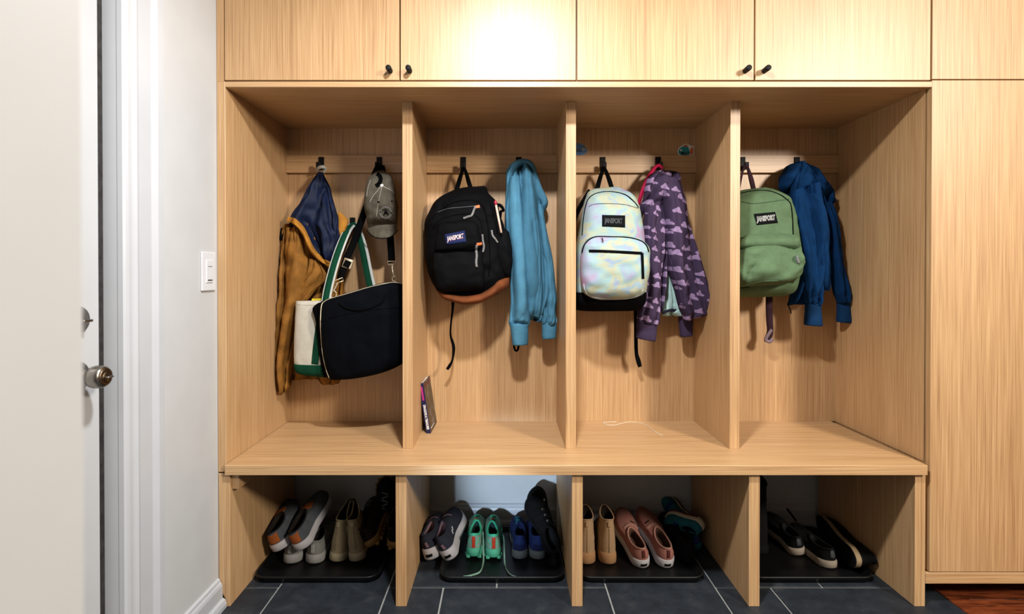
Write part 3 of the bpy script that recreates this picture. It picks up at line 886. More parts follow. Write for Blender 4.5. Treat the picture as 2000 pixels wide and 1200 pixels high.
bk = thing('book', 'dark hardcover book with navy spine leaning on the divider below the black backpack', 'book', (-.277, .31, ZB))
lean = math.atan2(.0285, .187)
Rb = Matrix.Rotation(-lean, 4, 'Y') @ Matrix.Rotation(math.radians(-1.5), 4, 'Z')
def bookpart(x0, x1, y0, y1, z0, z1, bev):
    b = bx(x0, x1, y0, y1, z0, z1, bev=bev)
    bmesh.ops.transform(b, matrix=Rb, verts=b.verts)
    return b
BT, BW, BH = .0165, .142, .189
bo = bookpart(-BT, -BT + .002, 0, BW, .0008, BH, .0004)
mk('cover', bo, M['spine'], bk, smooth=False, local=True)
cf = mk('cover', bookpart(-.002, 0, 0, BW, .0008, BH, .0004), M['cover'], bk, smooth=False, local=True)
mk('spine', bookpart(-BT, 0, -.001, .002, .0008, BH, .0006), M['spine'], bk, smooth=False, local=True)
mk('pages', bookpart(-BT + .002, -.002, .002, BW - .004, .004, BH - .004, 0), M['white'], bk, smooth=False, local=True)
def flat_text(s, mtx, bold=.02, spacing=1.0):
    b = textbm(s, bold, spacing)
    bmesh.ops.transform(b, matrix=mtx, verts=b.verts)
    return b
base_m = Rb @ Matrix.Translation((-BT / 2, -.0018, BH * .33)) @ Matrix.Rotation(PI / 2, 4, 'X') @ Matrix.Rotation(-PI / 2, 4, 'Z')
mk('spine_lettering', flat_text('DRAGONS & TREASURES', base_m @ Matrix.Diagonal((.0083, .0125, 1, 1)), .03), M['white'], bk, smooth=False, local=True)
base_m = Rb @ Matrix.Translation((-BT / 2, -.0018, BH * .80)) @ Matrix.Rotation(PI / 2, 4, 'X') @ Matrix.Rotation(-PI / 2, 4, 'Z')
mk('spine_band', bookpart(-BT * .7, -BT * .3, -.0017, 0, BH * .66, BH * .93, 0), M['magenta'], bk, smooth=False, local=True)
mk('cover_line', bookpart(0, .0006, BW * .12, BW * .62, .0135, .0155, 0), M['white'], bk, smooth=False, local=True)
mk('cover_band', bookpart(0, .0006, BW * .08, BW * .9, BH - .022, BH - .008, 0), M['maroon_d'], bk, smooth=False, local=True)

# ------------------------------------------------------------------ cubby 3: pastel backpack, cloud jacket, stickers, string
pp = thing('backpack', 'pastel iridescent backpack with black base hanging next to a purple jacket', 'backpack', U(1190, 606, .36))
pb = mk('body', loft([(1158, 370, 1205, 366, .42, .018), (1150, 374, 1216, 371, .40, .04), (1145, 384, 1230, 380, .375, .066), (1141, 398, 1241, 394, .36, .082), (1136, 425, 1248, 420, .345, .096), (1129, 460, 1253, 455, .34, .1), (1119, 500, 1257, 500, .337, .104), (1114, 540, 1259, 540, .337, .106),
    (1112, 565, 1258, 565, .34, .105), (1113, 578, 1256, 578, .343, .1)], e=.62, wr=.007, seed=8.1), M['iri'], pp, bvh=True)
bb = mk('black_base', loft([(1110, 570, 1259, 570, .338, .1), (1110, 582, 1258, 581, .338, .108), (1114, 595, 1254, 593, .342, .104), (1122, 604, 1246, 602, .35, .085), (1136, 607, 1236, 606, .362, .05)], e=.62, wr=.004, seed=3, sub=5), M['blackf'], pp, bvh=True)
fp = mk('front_pocket', loft([(1164, 460, 1228, 460, .24, .012), (1150, 465, 1247, 466, .232, .03), (1141, 474, 1259, 474, .226, .042), (1135, 490, 1266, 488, .221, .05), (1132, 520, 1267, 518, .219, .054), (1134, 552, 1263, 550, .22, .054), (1139, 570, 1257, 570, .224, .048), (1152, 581, 1244, 580, .232, .034), (1170, 586, 1226, 585, .24, .014)],
    e=.62, wr=.008, seed=6.2), M['iri'], pp, bvh=True)
mk('grab_loop', ribbon([U(1166, 373, .405), U(1170, 355, .405), U(1176, 336, .402), U(1179, 329, .40), U(1184, 336, .402), U(1191, 355, .405), U(1196, 371, .405)], [.017] * 2 + [.014] * 3 + [.017] * 2, .003), M['blackf'], pp)
mk('main_zip', dtube([(1137, 460), (1140, 425), (1146, 396), (1155, 383), (1172, 376), (1198, 375), (1222, 381), (1238, 394), (1247, 406)], .0024, [pb], .0015), M['blackf'], pp)
mk('seam', dtube([(1150, 404), (1162, 399), (1190, 398), (1220, 400), (1246, 407)], .0013, [pb], .0006), M['lgrey'], pp)
mk('pocket_zip', dtube([(1137, 494), (1141, 480), (1150, 469), (1164, 463), (1190, 463), (1225, 464), (1250, 470), (1262, 479), (1267, 492)], .0028, [fp, pb], .0015), M['blackf'], pp)
pz = mk('pocket_zip', dstrip([(1150, 490.5), (1180, 491), (1220, 493), (1254, 495)], 5.5, [fp], .0015, .002), M['blackf'], pp)
mk('zip_slider', dstrip([(1254, 494), (1255, 515), (1256, 545)], 5.5, [fp], .002, .002), M['blackf'], pz)
mk('zip_pull', dtube([(1176, 466), (1177, 470), (1177, 474)], .003, [fp], .003), M['steel'], pp)
mk('piping', dtube([(1140, 555), (1143, 568), (1152, 578), (1172, 583), (1200, 585), (1228, 583), (1248, 577), (1256, 566)], .0009, [fp], .0006), M['white'], pp)
lb = mk('brand_label', dpatch([(1176, 420), (1221, 421), (1221, 444.5), (1176, 442.5)], [pb], .0015), M['lblack'], pp, bvh=True)
mk('label_lettering', dtext('JANSPORT', 1198.5, 432, 7.8, .2, 0, 13.5, [lb], .0012, bold=.02, spacing=.92), M['lgrey'], lb)
mk('shoulder_strap', ribbon([U(1152, 372, .40), U(1141, 390, .385), U(1131, 408, .38), U(1122, 430, .385), U(1114, 460, .40)], .016, .006), M['blackf'], pp)
mk('strap_anchor', ribbon([U(1196, 371, .415), U(1206, 372, .41), U(1214, 375, .41)], .016, .004), M['blackf'], pp)
mk('loose_strap', ribbon([U(1241, 596, .40), U(1241.5, 630, .405), U(1242, 660, .41), U(1243, 690, .41), U(1247, 706, .41), U(1250, 717, .41)], [.013, .013, .014, .014, .018, .014], .003), M['blackf'], pp)

pj = thing('jacket', 'purple hooded jacket with lilac clouds and mint lining hanging from a pink strap', 'jacket', U(1320, 666, .37))
jr = mk('body', loft([(1282, 352, 1326, 350, .395, .03), (1286, 372, 1330, 368, .385, .036), (1293, 400, 1338, 396, .375, .042), (1297, 440, 1347, 436, .367, .046), (1300, 480, 1358, 476, .36, .048), (1304, 520, 1370, 515, .355, .05), (1314, 560, 1380, 552, .352, .05), (1323, 590, 1388, 578, .352, .048), (1331, 614, 1392, 596, .353, .046), (1335, 625, 1393, 606, .355, .04), (1337, 629, 1392, 610, .357, .024)],
    fold=(.020, 2.0, .3), wr=.006, seed=2.9), M['cloud'], pj, bvh=True)
mk('front_panel', loft([(1268, 392, 1300, 385, .39, .026), (1262, 430, 1300, 425, .382, .036), (1260, 480, 1302, 475, .376, .04), (1262, 530, 1301, 525, .372, .04), (1268, 575, 1297, 570, .372, .036), (1278, 602, 1293, 600, .375, .026), (1282, 612, 1290, 610, .38, .01)],
    fold=(.022, 3, .4), wr=.006, seed=4.9), M['cloud'], pj)
mk('hood', loft([(1284, 334, 1312, 334, .41, .014), (1271, 341, 1324, 339, .395, .034), (1264, 352, 1328, 350, .385, .046), (1259, 368, 1328, 366, .38, .048), (1256, 384, 1322, 384, .383, .042), (1252, 400, 1298, 398, .388, .034), (1250, 412, 1282, 412, .392, .024), (1252, 419, 1266, 421, .396, .008)],
    fold=(.02, 2.4, .8), wr=.008, seed=8.4), M['cloud'], pj, bvh=True)
mk('sleeve', loft([(1259, 405, 1286, 400, .36, .02), (1257, 440, 1289, 436, .352, .032), (1257, 490, 1290, 485, .345, .036), (1256, 540, 1291, 536, .34, .038), (1250, 580, 1291, 580, .338, .038), (1245, 610, 1289, 612, .338, .037), (1242, 628, 1286, 634, .34, .034)],
    fold=(.010, 2, .3), wr=.007, seed=1.9), M['cloud'], pj)
mk('cuff', loft([(1243, 626, 1284, 632, .341, .03), (1243, 642, 1282, 647, .341, .03), (1242, 658, 1280, 665, .342, .029), (1244, 661, 1277, 667, .344, .02)], wr=.003, seed=7), M['purplec'], pj)
mk('cuff', loft([(1325, 618, 1354, 616, .40, .022), (1326, 635, 1353, 634, .40, .023), (1328, 656, 1352, 654, .40, .022), (1330, 658, 1350, 656, .402, .014)], wr=.003, seed=9), M['purplec'], pj)
mk('lining', loft([(1297, 520, 1306, 520, .385, .012), (1296, 550, 1314, 550, .385, .016), (1294, 580, 1322, 580, .385, .02), (1293, 604, 1330, 602, .386, .02), (1292, 612, 1334, 608, .388, .016), (1294, 618, 1358, 616, .39, .01)], fold=(.012, 2, .2), wr=.003, seed=3.8), M['mint'], pj, bvh=True)
mk('hem_tape', ribbon([U(1293, 612, .366), U(1310, 606, .364), U(1326, 608, .366)], .010, .002), M['navyt'], pj)
mk('zip', dtube([(1300, 462), (1305, 490), (1313, 520), (1322, 550), (1331, 585), (1337, 612)], .0016, [jr], .001), M['purplec'], pj)
mk('hang_strap', ribbon([U(1247, 400, .40), U(1252, 382, .395), U(1262, 355, .395), U(1272, 338, .40), U(1281, 326, .402), U(1288, 324, .402), U(1294, 330, .405)], [.012, .014, .014, .014, .012, .012, .012], .004), M['pink'], pj)

def outline_mesh(pts, Y, th, sub=5):
    q = cr(pts + [pts[0]], sub)[:-1]
    bm = bmesh.new()
    a = [bm.verts.new(U(x, y, Y - th)) for x, y in q]
    b = [bm.verts.new(U(x, y, Y)) for x, y in q]
    bm.faces.new(a)
    for k in range(len(a)): bm.faces.new((a[k], a[(k + 1) % len(a)], b[(k + 1) % len(b)], b[k]))
    bmesh.ops.triangulate(bm, faces=[f for f in bm.faces if len(f.verts) > 4])
    bmesh.ops.recalc_face_normals(bm, faces=bm.faces)
    return bm
def flat_txt_at(s, px, py, h, Y, bold=.03, wd=1.0):
    p = U(px, py, Y)
    k = h * (Y + D) / F
    return flat_text(s, Matrix.Translation(p) @ Matrix.Rotation(PI / 2, 4, 'X') @ Matrix.Diagonal((k * wd, k, 1, 1)), bold)
f1 = thing('fish_sticker', 'blue fish sticker above the pastel backpack, partly hidden by the divider', 'sticker', U(1131, 293, YP))
mk('backing', outline_mesh([(1106, 286), (1116, 288), (1124, 281), (1132, 279.5), (1140, 283), (1145.5, 289), (1147, 295), (1144, 300), (1138, 303.6), (1126, 304), (1116, 298), (1106, 302)], YP, .0006), plain('pale_blue_border', (140, 160, 176), .5), f1, smooth=False)
fb = mk('fish', outline_mesh([(1107, 287), (1117, 289.5), (1125, 282), (1132, 280.5), (1139, 284), (1144.5, 289.5), (1146, 295), (1143, 299.3), (1137.5, 302.6), (1127, 303), (1117, 297), (1107, 301)], YP - .0006, .0005), M['fishb'], f1, smooth=False)
mk('eye', outline_mesh([(1137, 291), (1140, 288.4), (1143, 291), (1140, 293.6)], YP - .0011, .0004), M['white'], fb, smooth=False)
mk('pupil', outline_mesh([(1139, 290.6), (1140.5, 289.2), (1142, 290.6), (1140.5, 292)], YP - .0015, .0004), M['ink'], fb, smooth=False)
mk('name_lettering', flat_txt_at('MILO', 1127, 294.5, 7, YP - .0014, .04), M['ink'], fb, smooth=False)
f2 = thing('fish_sticker', 'teal fish sticker with orange tail on the back panel above the cloud jacket', 'sticker', U(1340, 304, YP))
mk('backing', outline_mesh([(1324.5, 303.5), (1323.4, 296), (1326, 289), (1332, 284.5), (1338, 281.3), (1344, 282), (1348, 286), (1352.5, 285.6), (1355.2, 286), (1355, 290), (1352.6, 294), (1355, 298.5), (1355.2, 303.5), (1340, 303.8)], YP, .0006), M['white'], f2, smooth=False)
fb = mk('fish', outline_mesh([(1326, 301), (1325.4, 296), (1327.5, 290.5), (1332, 287), (1338, 285.8), (1343.5, 287.5), (1346, 292), (1347, 297), (1345, 302.5), (1332, 303), (1328.5, 301.5)], YP - .0006, .0005), M['fisht'], f2, smooth=False)
mk('tail', outline_mesh([(1347, 296), (1348.6, 290.5), (1351, 288), (1353.6, 288), (1351.8, 292), (1350.6, 295), (1353.4, 298.5), (1353, 301.6), (1349, 301.6)], YP - .0006, .0005), M['fisho'], f2, smooth=False)
mk('fin', outline_mesh([(1333, 286.5), (1337, 283.6), (1341.5, 283.2), (1344, 287.5), (1339, 286.2)], YP - .0012, .0004), M['fisho'], f2, smooth=False)
mk('eye', outline_mesh([(1328, 293.4), (1330, 291), (1332.4, 293.4), (1330, 296)], YP - .0012, .0004), M['white'], fb, smooth=False)
mk('name_lettering', flat_txt_at('MILO', 1338.5, 299.6, 7.5, YP - .0014, .04), M['ink'], fb, smooth=False)
def onz(px, py, z):
    d = ray(px, py)
    return EYE + d * ((z - H) / d.z)
tag(mk('string', tube([onz(x, y, ZB + .0012) for x, y in ((1204, 824.6), (1190, 824.6), (1178, 826), (1184, 829.5), (1200, 830.5), (1214, 827.5), (1226, 824.8), (1240, 825), (1254, 828), (1264, 832), (1274, 840), (1285, 847), (1294, 850.5))], .0011, seg=6), M['string']),
    'thin cream string lying on the bench below the pastel backpack', 'string')

# ------------------------------------------------------------------ cubby 4: green backpack, dark blue hoodie
gp = thing('backpack', 'sage green backpack hanging next to a dark blue hoodie', 'backpack', U(1480, 580, .36))
gb = mk('body', loft([(1448, 372, 1494, 367, .415, .02), (1432, 378, 1510, 373, .395, .046), (1420, 388, 1525, 382, .375, .068), (1412, 402, 1538, 396, .362, .082), (1408, 430, 1545, 426, .352, .092), (1406, 465, 1549, 465, .346, .098), (1404, 505, 1551, 505, .344, .1), (1404, 540, 1550, 540, .345, .1),
    (1406, 562, 1546, 560, .35, .095), (1413, 574, 1538, 573, .36, .075), (1426, 580, 1524, 579, .372, .045)], e=.62, wr=.009, seed=5.7), M['green'], gp, bvh=True)
gf = mk('front_pocket', loft([(1462, 460, 1546, 458, .255, .008), (1442, 466, 1556, 464, .247, .022), (1430, 474, 1559, 472, .242, .034), (1426, 490, 1560, 488, .236, .044), (1423, 520, 1559, 516, .234, .05), (1424, 545, 1555, 540, .238, .046), (1432, 558, 1548, 553, .248, .03), (1446, 564, 1534, 559, .258, .01)],
    e=.62, wr=.016, fold=(.03, 1.6, 1.2), seed=9.6), M['green'], gp, bvh=True)
mk('pocket_flap', loft([(1456, 459, 1540, 456, .236, .004), (1452, 464, 1556, 462, .225, .016), (1444, 471, 1560, 469, .214, .022), (1442, 480, 1560, 479, .213, .02), (1444, 486, 1559, 487, .217, .006)], e=.6, wr=.004, seed=1.1, sub=5, seg=40), M['green'], gp, bvh=True)
mk('seam', dtube([(1449, 394), (1470, 398), (1500, 395), (1541, 389)], .0016, [gb], .0004), plain('dark_green_shade_thread', (52, 76, 50), .8), gp)
mk('main_zip', dtube([(1440, 380), (1470, 373), (1500, 373), (1522, 380), (1538, 391), (1545, 402), (1548, 430), (1549, 460)], .0022, [gb], .0012), M['blackf'], gp)
mk('pull_cord', dtube([(1556, 500), (1558, 507), (1560, 514)], .004, [gb, gf], .004, dflt=.3), M['cord'], gp)
mk('strap_seam', dtube([(1444, 558), (1460, 556), (1490, 550), (1520, 549)], .0014, [gf, gb], .0006), M['green'], gp)
lb = mk('brand_label', dpatch([(1472, 418), (1514, 414), (1519.5, 435.5), (1478, 440)], [gb], .0018), M['lblack'], gp, bvh=True)
mk('label_lettering', dtext('JANSPORT', 1496, 427, 7.3, -.8, .9, 13, [lb], .0012, bold=.05, spacing=1.02), M['white'], lb)
mk('label_lettering', dtext('JANSPORT', 1496, 427, 7.3, -.8, .9, 13, [lb], .0018, bold=.0, spacing=1.02), M['lblack'], lb)
hx = hookpos[1450]
mk('grab_loop', ribbon([U(1442, 378, .40), U(1447, 350, .405), U(1452, 330, .405), U(1457, 324, .404), U(1462, 333, .405), U(1467, 350, .405), U(1472, 371, .40)], [.008] * 3 + [.012] * 2 + [.018] * 2, .003), M['plum'], gp)
mk('loose_strap', ribbon([U(1502, 572, .40), U(1502, 600, .40), U(1503, 625, .40), U(1504, 648, .40), U(1499, 664, .40), U(1498, 669, .398)], [.026, .025, .025, .024, .026, .018], .003), M['plum'], gp)
mk('strap_end', ribbon([U(1507, 644, .395), U(1499, 656, .392), U(1496, 664, .394), U(1503, 668, .395), U(1509, 662, .395)], .012, .003), plain('pale_plum_webbing', (124, 104, 112), .8), gp)

dh = thing('hoodie', 'dark royal blue hoodie hanging next to the sage green backpack', 'hoodie', U(1610, 635, .38))
db_ = mk('body', loft([(1553, 317, 1570, 316, .385, .014), (1549, 330, 1582, 327, .375, .026), (1547, 350, 1594, 346, .366, .036), (1545, 378, 1604, 374, .362, .042), (1545, 415, 1616, 408, .362, .048), (1550, 460, 1622, 454, .366, .042), (1552, 510, 1620, 504, .374, .038), (1549, 550, 1612, 546, .38, .034), (1542, 578, 1604, 570, .384, .028), (1538, 592, 1596, 584, .388, .018), (1541, 597, 1588, 590, .392, .006)],
    fold=(.042, 3.2, .15), wr=.005, seed=7.1), M['royal'], dh, bvh=True)
mk('hood', loft([(1549, 319, 1574, 317, .405, .016), (1537, 325, 1586, 324, .40, .03), (1527, 336, 1596, 334, .395, .042), (1521, 351, 1606, 348, .393, .048), (1522, 366, 1618, 362, .396, .044), (1530, 378, 1629, 374, .402, .034), (1548, 386, 1632, 386, .41, .026), (1590, 396, 1629, 396, .415, .018), (1608, 408, 1624, 406, .42, .008)],
    fold=(.02, 2.4, .5), wr=.008, seed=4.2), M['royal'], dh)
mk('sleeve', loft([(1549, 372, 1570, 366, .35, .016), (1549, 415, 1582, 408, .338, .03), (1556, 470, 1594, 465, .338, .036), (1561, 520, 1599, 515, .344, .037), (1565, 560, 1602, 556, .344, .036), (1570, 585, 1602, 583, .345, .034), (1573, 597, 1600, 596, .347, .028)],
    fold=(.01, 2, .3), wr=.006, seed=5.8), M['royal'], dh)
mk('cuff', loft([(1573, 594, 1601, 593, .346, .027), (1572, 612, 1602, 610, .346, .028), (1571, 633, 1604, 635, .346, .028), (1573, 635, 1601, 637, .348, .018)], wr=.003, seed=2.2), M['royalc'], dh)
mk('sleeve', loft([(1594, 400, 1622, 392, .388, .024), (1604, 440, 1632, 432, .376, .034), (1612, 490, 1641, 484, .372, .036), (1621, 535, 1648, 530, .372, .036), (1628, 568, 1655, 564, .374, .034), (1633, 586, 1657, 584, .38, .03), (1635, 592, 1655, 590, .384, .024)],
    fold=(.01, 2, .3), wr=.007, seed=6.9), M['royal'], dh)
mk('cuff', loft([(1634, 588, 1656, 586, .39, .024), (1635, 605, 1658, 604, .39, .025), (1634, 627, 1661, 629, .39, .025), (1637, 629, 1658, 631, .392, .016)], wr=.003, seed=3.2), M['royalc'], dh)
mk('front_flap', loft([(1582, 360, 1600, 356, .335, .012), (1586, 420, 1610, 416, .330, .018), (1592, 480, 1617, 476, .332, .022), (1596, 530, 1621, 526, .336, .022), (1600, 558, 1621, 557, .338, .018), (1603, 568, 1619, 568, .34, .008)], fold=(.012, 1.6, .2), wr=.004, seed=8.2, seg=36), M['royal'], dh)
mk('drawcord', tube([U(1538, 592, .38), U(1541, 600, .375), U(1544, 606, .374), U(1545, 613, .375)], .002), M['blackf'], dh)
# ------------------------------------------------------------------ boot trays
TRY0, TRD, TRW = .115, .36, .428
def rrect(x0, x1, y0, y1, r, z, n=6):
    out = []
    for cx_, cy_, a0 in ((x1 - r, y1 - r, 0), (x0 + r, y1 - r, PI / 2), (x0 + r, y0 + r, PI), (x1 - r, y0 + r, 1.5 * PI)):
        for k in range(n + 1):
            a = a0 + PI / 2 * k / n
            out.append(Vector((cx_ + r * math.cos(a), cy_ + r * math.sin(a), z)))
    return out
def traymesh():
    bm = bmesh.new()
    w, d = TRW / 2, TRD
    rr = []
    for ins, z in ((.020, .0), (.010, .001), (.004, .016), (.0, .0205), (.0005, .0235), (.003, .0250), (.0065, .0245), (.010, .0225), (.019, .0075), (.026, .0055), (.06, .0055)):
        rr.append(rrect(-w + ins, w - ins, ins, d - ins, .045 - min(ins, .03), z))
    rings_mesh(bm, rr, True, True, True)
    return bm
tray0 = mk('boot_tray', traymesh(), M['tray'])
def place_tray(x, label, first=None):
    o = first or tray0.copy()
    if not first: COL.objects.link(o)
    o.location = (x, TRY0, .0002)
    ORG[o.name] = Vector((0, 0, 0))
    tag(o, label, 'boot tray', 'boot trays in the bench cubbies')
    return o
place_tray(-.638, 'black boot tray under the beige boots and grey sneakers', tray0)
place_tray(-.0125, 'black boot tray under the mint green and blue sneakers')
place_tray(.4575, 'black boot tray under the pink slip-on shoes')
place_tray(1.0285, 'black boot tray in the cubby with the tall black boot')
TZ = .0062     # inside floor of a tray

# ------------------------------------------------------------------ shoes
def interp(p, t):
    for (a, va), (b, vb) in zip(p, p[1:]):
        if t <= b: return va + (vb - va) * max(0, (t - a)) / max(1e-6, b - a)
    return p[-1][1]

def shoe_parts(L, W, side, P):
    """Bmeshes of one shoe, heel at y = 0, toe towards +y. P holds the style."""
    N = 56
    st_h, st_t = P.get('sole', (.026, .018))
    ts = P.get('spring', .012)
    def hw(t):
        w = interp([(0, .70), (.12, .76), (.4, .74), (.66, 1.0), (.84, .95), (1, .84)], t)
        k = 1.0
        if t < .13: k *= math.sqrt(max(0, 1 - (1 - t / .13) ** 2))
        if t > .76: k *= max(0, 1 - ((t - .76) / .24) ** 2.3) ** .55
        return w * W / 2 * k
    def spring(y):
        t = y / L
        return ts * max(0, (t - .72) / .28) ** 1.8 + .003 * max(0, (.1 - t) / .1) ** 2
    def outline(sc, z, inset=0.0):
        out = []
        for k in range(N):
            a = 2 * PI * k / N
            t = (1 - math.cos(a)) / 2
            x = math.copysign(hw(t), math.sin(a)) if abs(math.sin(a)) > 1e-6 else 0
            cxs = side * W * (.07 * math.sin(PI * t) - .10 * max(0, t - .6))
            y = L * (.5 + (t - .5) * (1 - 2 * inset / L))
            z_ = interp([(0, st_h), (.55, (st_h + st_t) / 2), (1, st_t)], t) * z if z >= 0 else 0
            out.append(Vector((x * sc + cxs, y, z_ + spring(y))))
        return out
    flare = P.get('flare', 1.05)
    sole = bmesh.new()
    sr = [outline(.93 * flare, 0, .004), outline(flare, .12, .0), outline(flare * 1.005, .55, -.001), outline(flare * .985, .9, .0), outline(.97, 1.0, .003), outline(.8, 1.0, .01)]
    rings_mesh(sole, sr)
    if P.get('lugs'):
        for i in range(11):
            y = L * (.05 + .88 * i / 10)
            t = y / L
            for s in (-1, 1):
                w = hw(t) * .96
                cxs = side * W * (.07 * math.sin(PI * t) - .10 * max(0, t - .6))
                box(sole, cxs + s * w - .007, cxs + s * w + .007, y - .006, y + .006, spring(y) - .0045, spring(y) + .006, .001)
    # opening
    o0, o1 = P.get('open', (.03, .50))
    ow = P.get('ow', .56) * W / 2
    hh, hm, ht = P.get('h', (.075, .055, .078))      # collar height at heel, ankle dip, throat
    def opening(sc=1.0, dz=0.0):
        out = []
        for k in range(N):
            a = 2 * PI * k / N
            u = (1 - math.cos(a)) / 2
            y = L * (o0 + (o1 - o0) * u)
            cm = L * (o0 + o1) / 2
            y = cm + (y - cm) * sc
            x = ow * math.sin(a) * sc * (1.0 - .12 * u)
            t = y / L
            z = hh * (1 - u) ** 2 + 2 * hm * u * (1 - u) * 1.0 + ht * u ** 2
            cxs = side * W * .07 * math.sin(PI * t)
            out.append(Vector((x + cxs, y + P.get('lean', 0) * z, z + dz + spring(y))))
        return out
    Fo = outline(.96, .92, .004)
    Oo = opening()
    toe_h = P.get('toe', .045)
    up = bmesh.new()
    J = 12
    rings = []
    for j in range(J + 1):
        s = j / J
        r = []
        for k in range(N):
            a = 2 * PI * k / N
            u = (1 - math.cos(a)) / 2
            f, o = Fo[k], Oo[k]
            out = Vector((f.x - o.x, f.y - o.y, 0))
            rise = (o.z - f.z)
            p1 = f + Vector((0, 0, 1)) * (rise * .55 * (1 - u) + toe_h * u ** 1.5 + rise * .2 * u * (1 - u)) + Vector((0, -.004 * (1 - u), 0)) + Vector((out.x, 0, 0)) * .06
            p2 = o + out * (P.get('b0', .35) * (1 - u) + P.get('b1', .52) * u) - Vector((0, 0, 1)) * (rise * P.get('d0', .18) * (1 - u) + P.get('d1', .010) * u)
            q = (1 - s) ** 3 * f + 3 * (1 - s) ** 2 * s * p1 + 3 * (1 - s) * s * s * p2 + s ** 3 * o
            r.append(q)
        rings.append(r)
    rings_mesh(up, rings, True, False, False)
    bv = BVHTree.FromBMesh(up)
    rim = []
    for k in range(N):
        rim.append(Oo[k])
    lin = bmesh.new()
    floor_ = []
    for k in range(N):
        o = opening(.96)[k] if False else None
    in1 = opening(.95, .0012); in2 = opening(.84, -.004)
    zf = st_h * .9 + .006
    bot = [Vector((p.x * .9, p.y - P.get('lean', 0) * p.z, zf + spring(p.y))) for p in opening(.92)]
    mid = [a.lerp(b, .5) + Vector((0, 0, 0)) for a, b in zip(in2, bot)]
    rings_mesh(lin, [[o + Vector((0, 0, .0002)) for o in Oo], in1, in2, mid, bot], True, False, True)
    bmesh.ops.reverse_faces(lin, faces=lin.faces)
    return dict(sole=sole, upper=up, lining=lin, bvh=bv, open=Oo, foot=Fo, hw=hw, spring=spring, zf=zf)

def lstrip(bv, pts, w, th=.002, off=.0008, axis='z', sub=6):
    """Strip laid on a shoe upper; pts = (x, y) seen from above or (x, z) seen from the heel."""
    q = cr([tuple(map(float, p)) for p in pts], sub)
    bm = bmesh.new()
    rings = []
    def prj(x, y):
        if axis == 'z':
            h = bv.ray_cast(Vector((x, y, .6)), Vector((0, 0, -1)))
            return (h[0] if h[0] else Vector((x, y, .05))), Vector((0, 0, 1))
        if axis == 'h':
            h = bv.ray_cast(Vector((x, -.4, y)), Vector((0, 1, 0)))
            return (h[0] if h[0] else Vector((x, 0, y))), Vector((0, -1, 0))
        sgn = 1 if axis == 'r' else -1
        h = bv.ray_cast(Vector((sgn * .4, x, y)), Vector((-sgn, 0, 0)))
        return (h[0] if h[0] else Vector((0, x, y))), Vector((sgn, 0, 0))
    for i, (x, y) in enumerate(q):
        dx = q[min(i + 1, len(q) - 1)][0] - q[max(i - 1, 0)][0]; dy = q[min(i + 1, len(q) - 1)][1] - q[max(i - 1, 0)][1]
        l = math.hypot(dx, dy) or 1
        nx, ny = -dy / l * w / 2, dx / l * w / 2
        m = 1 if w < .006 else 6
        pr = [prj(x + nx * (1 - 2 * k / m), y + ny * (1 - 2 * k / m)) for k in range(m + 1)]
        rings.append([p + n * (off + th) for p, n in pr] + [p - n * .001 for p, n in reversed(pr)])
    rings_mesh(bm, rings)
    return bm

def shoe(name, label, cat, L, W, side, P, mats, X, Y, rest=TZ, yaw=0, pitch=0, roll=0, group=None, extras=None):
    """mats = (upper, sole, lining)."""
    parts = shoe_parts(L, W, side, P)
    E = Euler((math.radians(pitch), math.radians(roll), math.radians(yaw)), 'XYZ')
    mtx = E.to_matrix()
    lo = min((mtx @ v.co).z for v in parts['sole'].verts)
    if P.get('minall'): lo = min(lo, min((mtx @ v.co).z for v in parts['upper'].verts))
    t = thing(name, label, cat, (X, Y, rest - lo), E, group)
    bv = parts['bvh']
    if P.get('under'):
        parts['sole'].normal_update()
        for f in parts['sole'].faces:
            if f.normal.z < -.3: f.material_index = 1
    so = mk('sole', parts['sole'], [M[mats[1]]] + ([M[P['under']]] if P.get('under') else []), t, local=True)
    u = mk('upper', parts['upper'], M[mats[0]] if isinstance(mats[0], str) else mats[0], t, local=True)
    mk('lining', parts['lining'], M[mats[2]] if isinstance(mats[2], str) else mats[2], t, local=True)
    for nm, bm, m in (extras(parts, L, W, side, P) if extras else []):
        mk(nm, bm, M[m] if isinstance(m, str) else m, t, local=True)
    return t

# shoe materials
def sm_(n, c, **k): M[n] = fabric(n, c, **k)
sm_('grey_felt', (88, 92, 98), var=.15); sm_('tan_leather', (168, 92, 44), var=.15, bump=.1)
sm_('char_lining', (34, 33, 34)); sm_('grey_knit', (138, 138, 132), var=.12, weave=500, bump=.5)
sm_('beige_suede', (164, 148, 118), var=.14); sm_('beige_sole', (176, 164, 134), var=.08, bump=.1, rough=.7)
sm_('dark_lining', (40, 32, 26)); sm_('brown_hiker', (44, 33, 26), var=.3); sm_('amber_sole', (150, 112, 62), var=.15, bump=.1)
sm_('ink_knit', (48, 50, 62), var=.15, weave=500, bump=.4); sm_('mauve_lining', (140, 110, 118), var=.1)
sm_('white_foam', (206, 202, 206), var=.05, bump=.08, rough=.6); sm_('grey_foam', (170, 168, 166), var=.07, bump=.08, rough=.6)
sm_('mint_mesh', (124, 158, 136), var=.2, weave=350, bump=.6); sm_('mint_foam', (82, 172, 134), var=.06, bump=.08, rough=.6)
sm_('mint_trim', (64, 182, 140), var=.08); sm_('rust_red', (172, 52, 30), var=.1); sm_('teal_dark', (26, 44, 44))
sm_('cobalt_mesh', (24, 38, 82), var=.22, weave=350, bump=.6); sm_('cobalt_dark', (18, 24, 56)); sm_('grey_sole', (92, 92, 88), var=.1, bump=.1)
sm_('black_sandal', (22, 21, 21), var=.3, spec=.08); sm_('sand_suede', (190, 156, 118), var=.1); sm_('sand_sole', (186, 140, 98), var=.07, bump=.1)
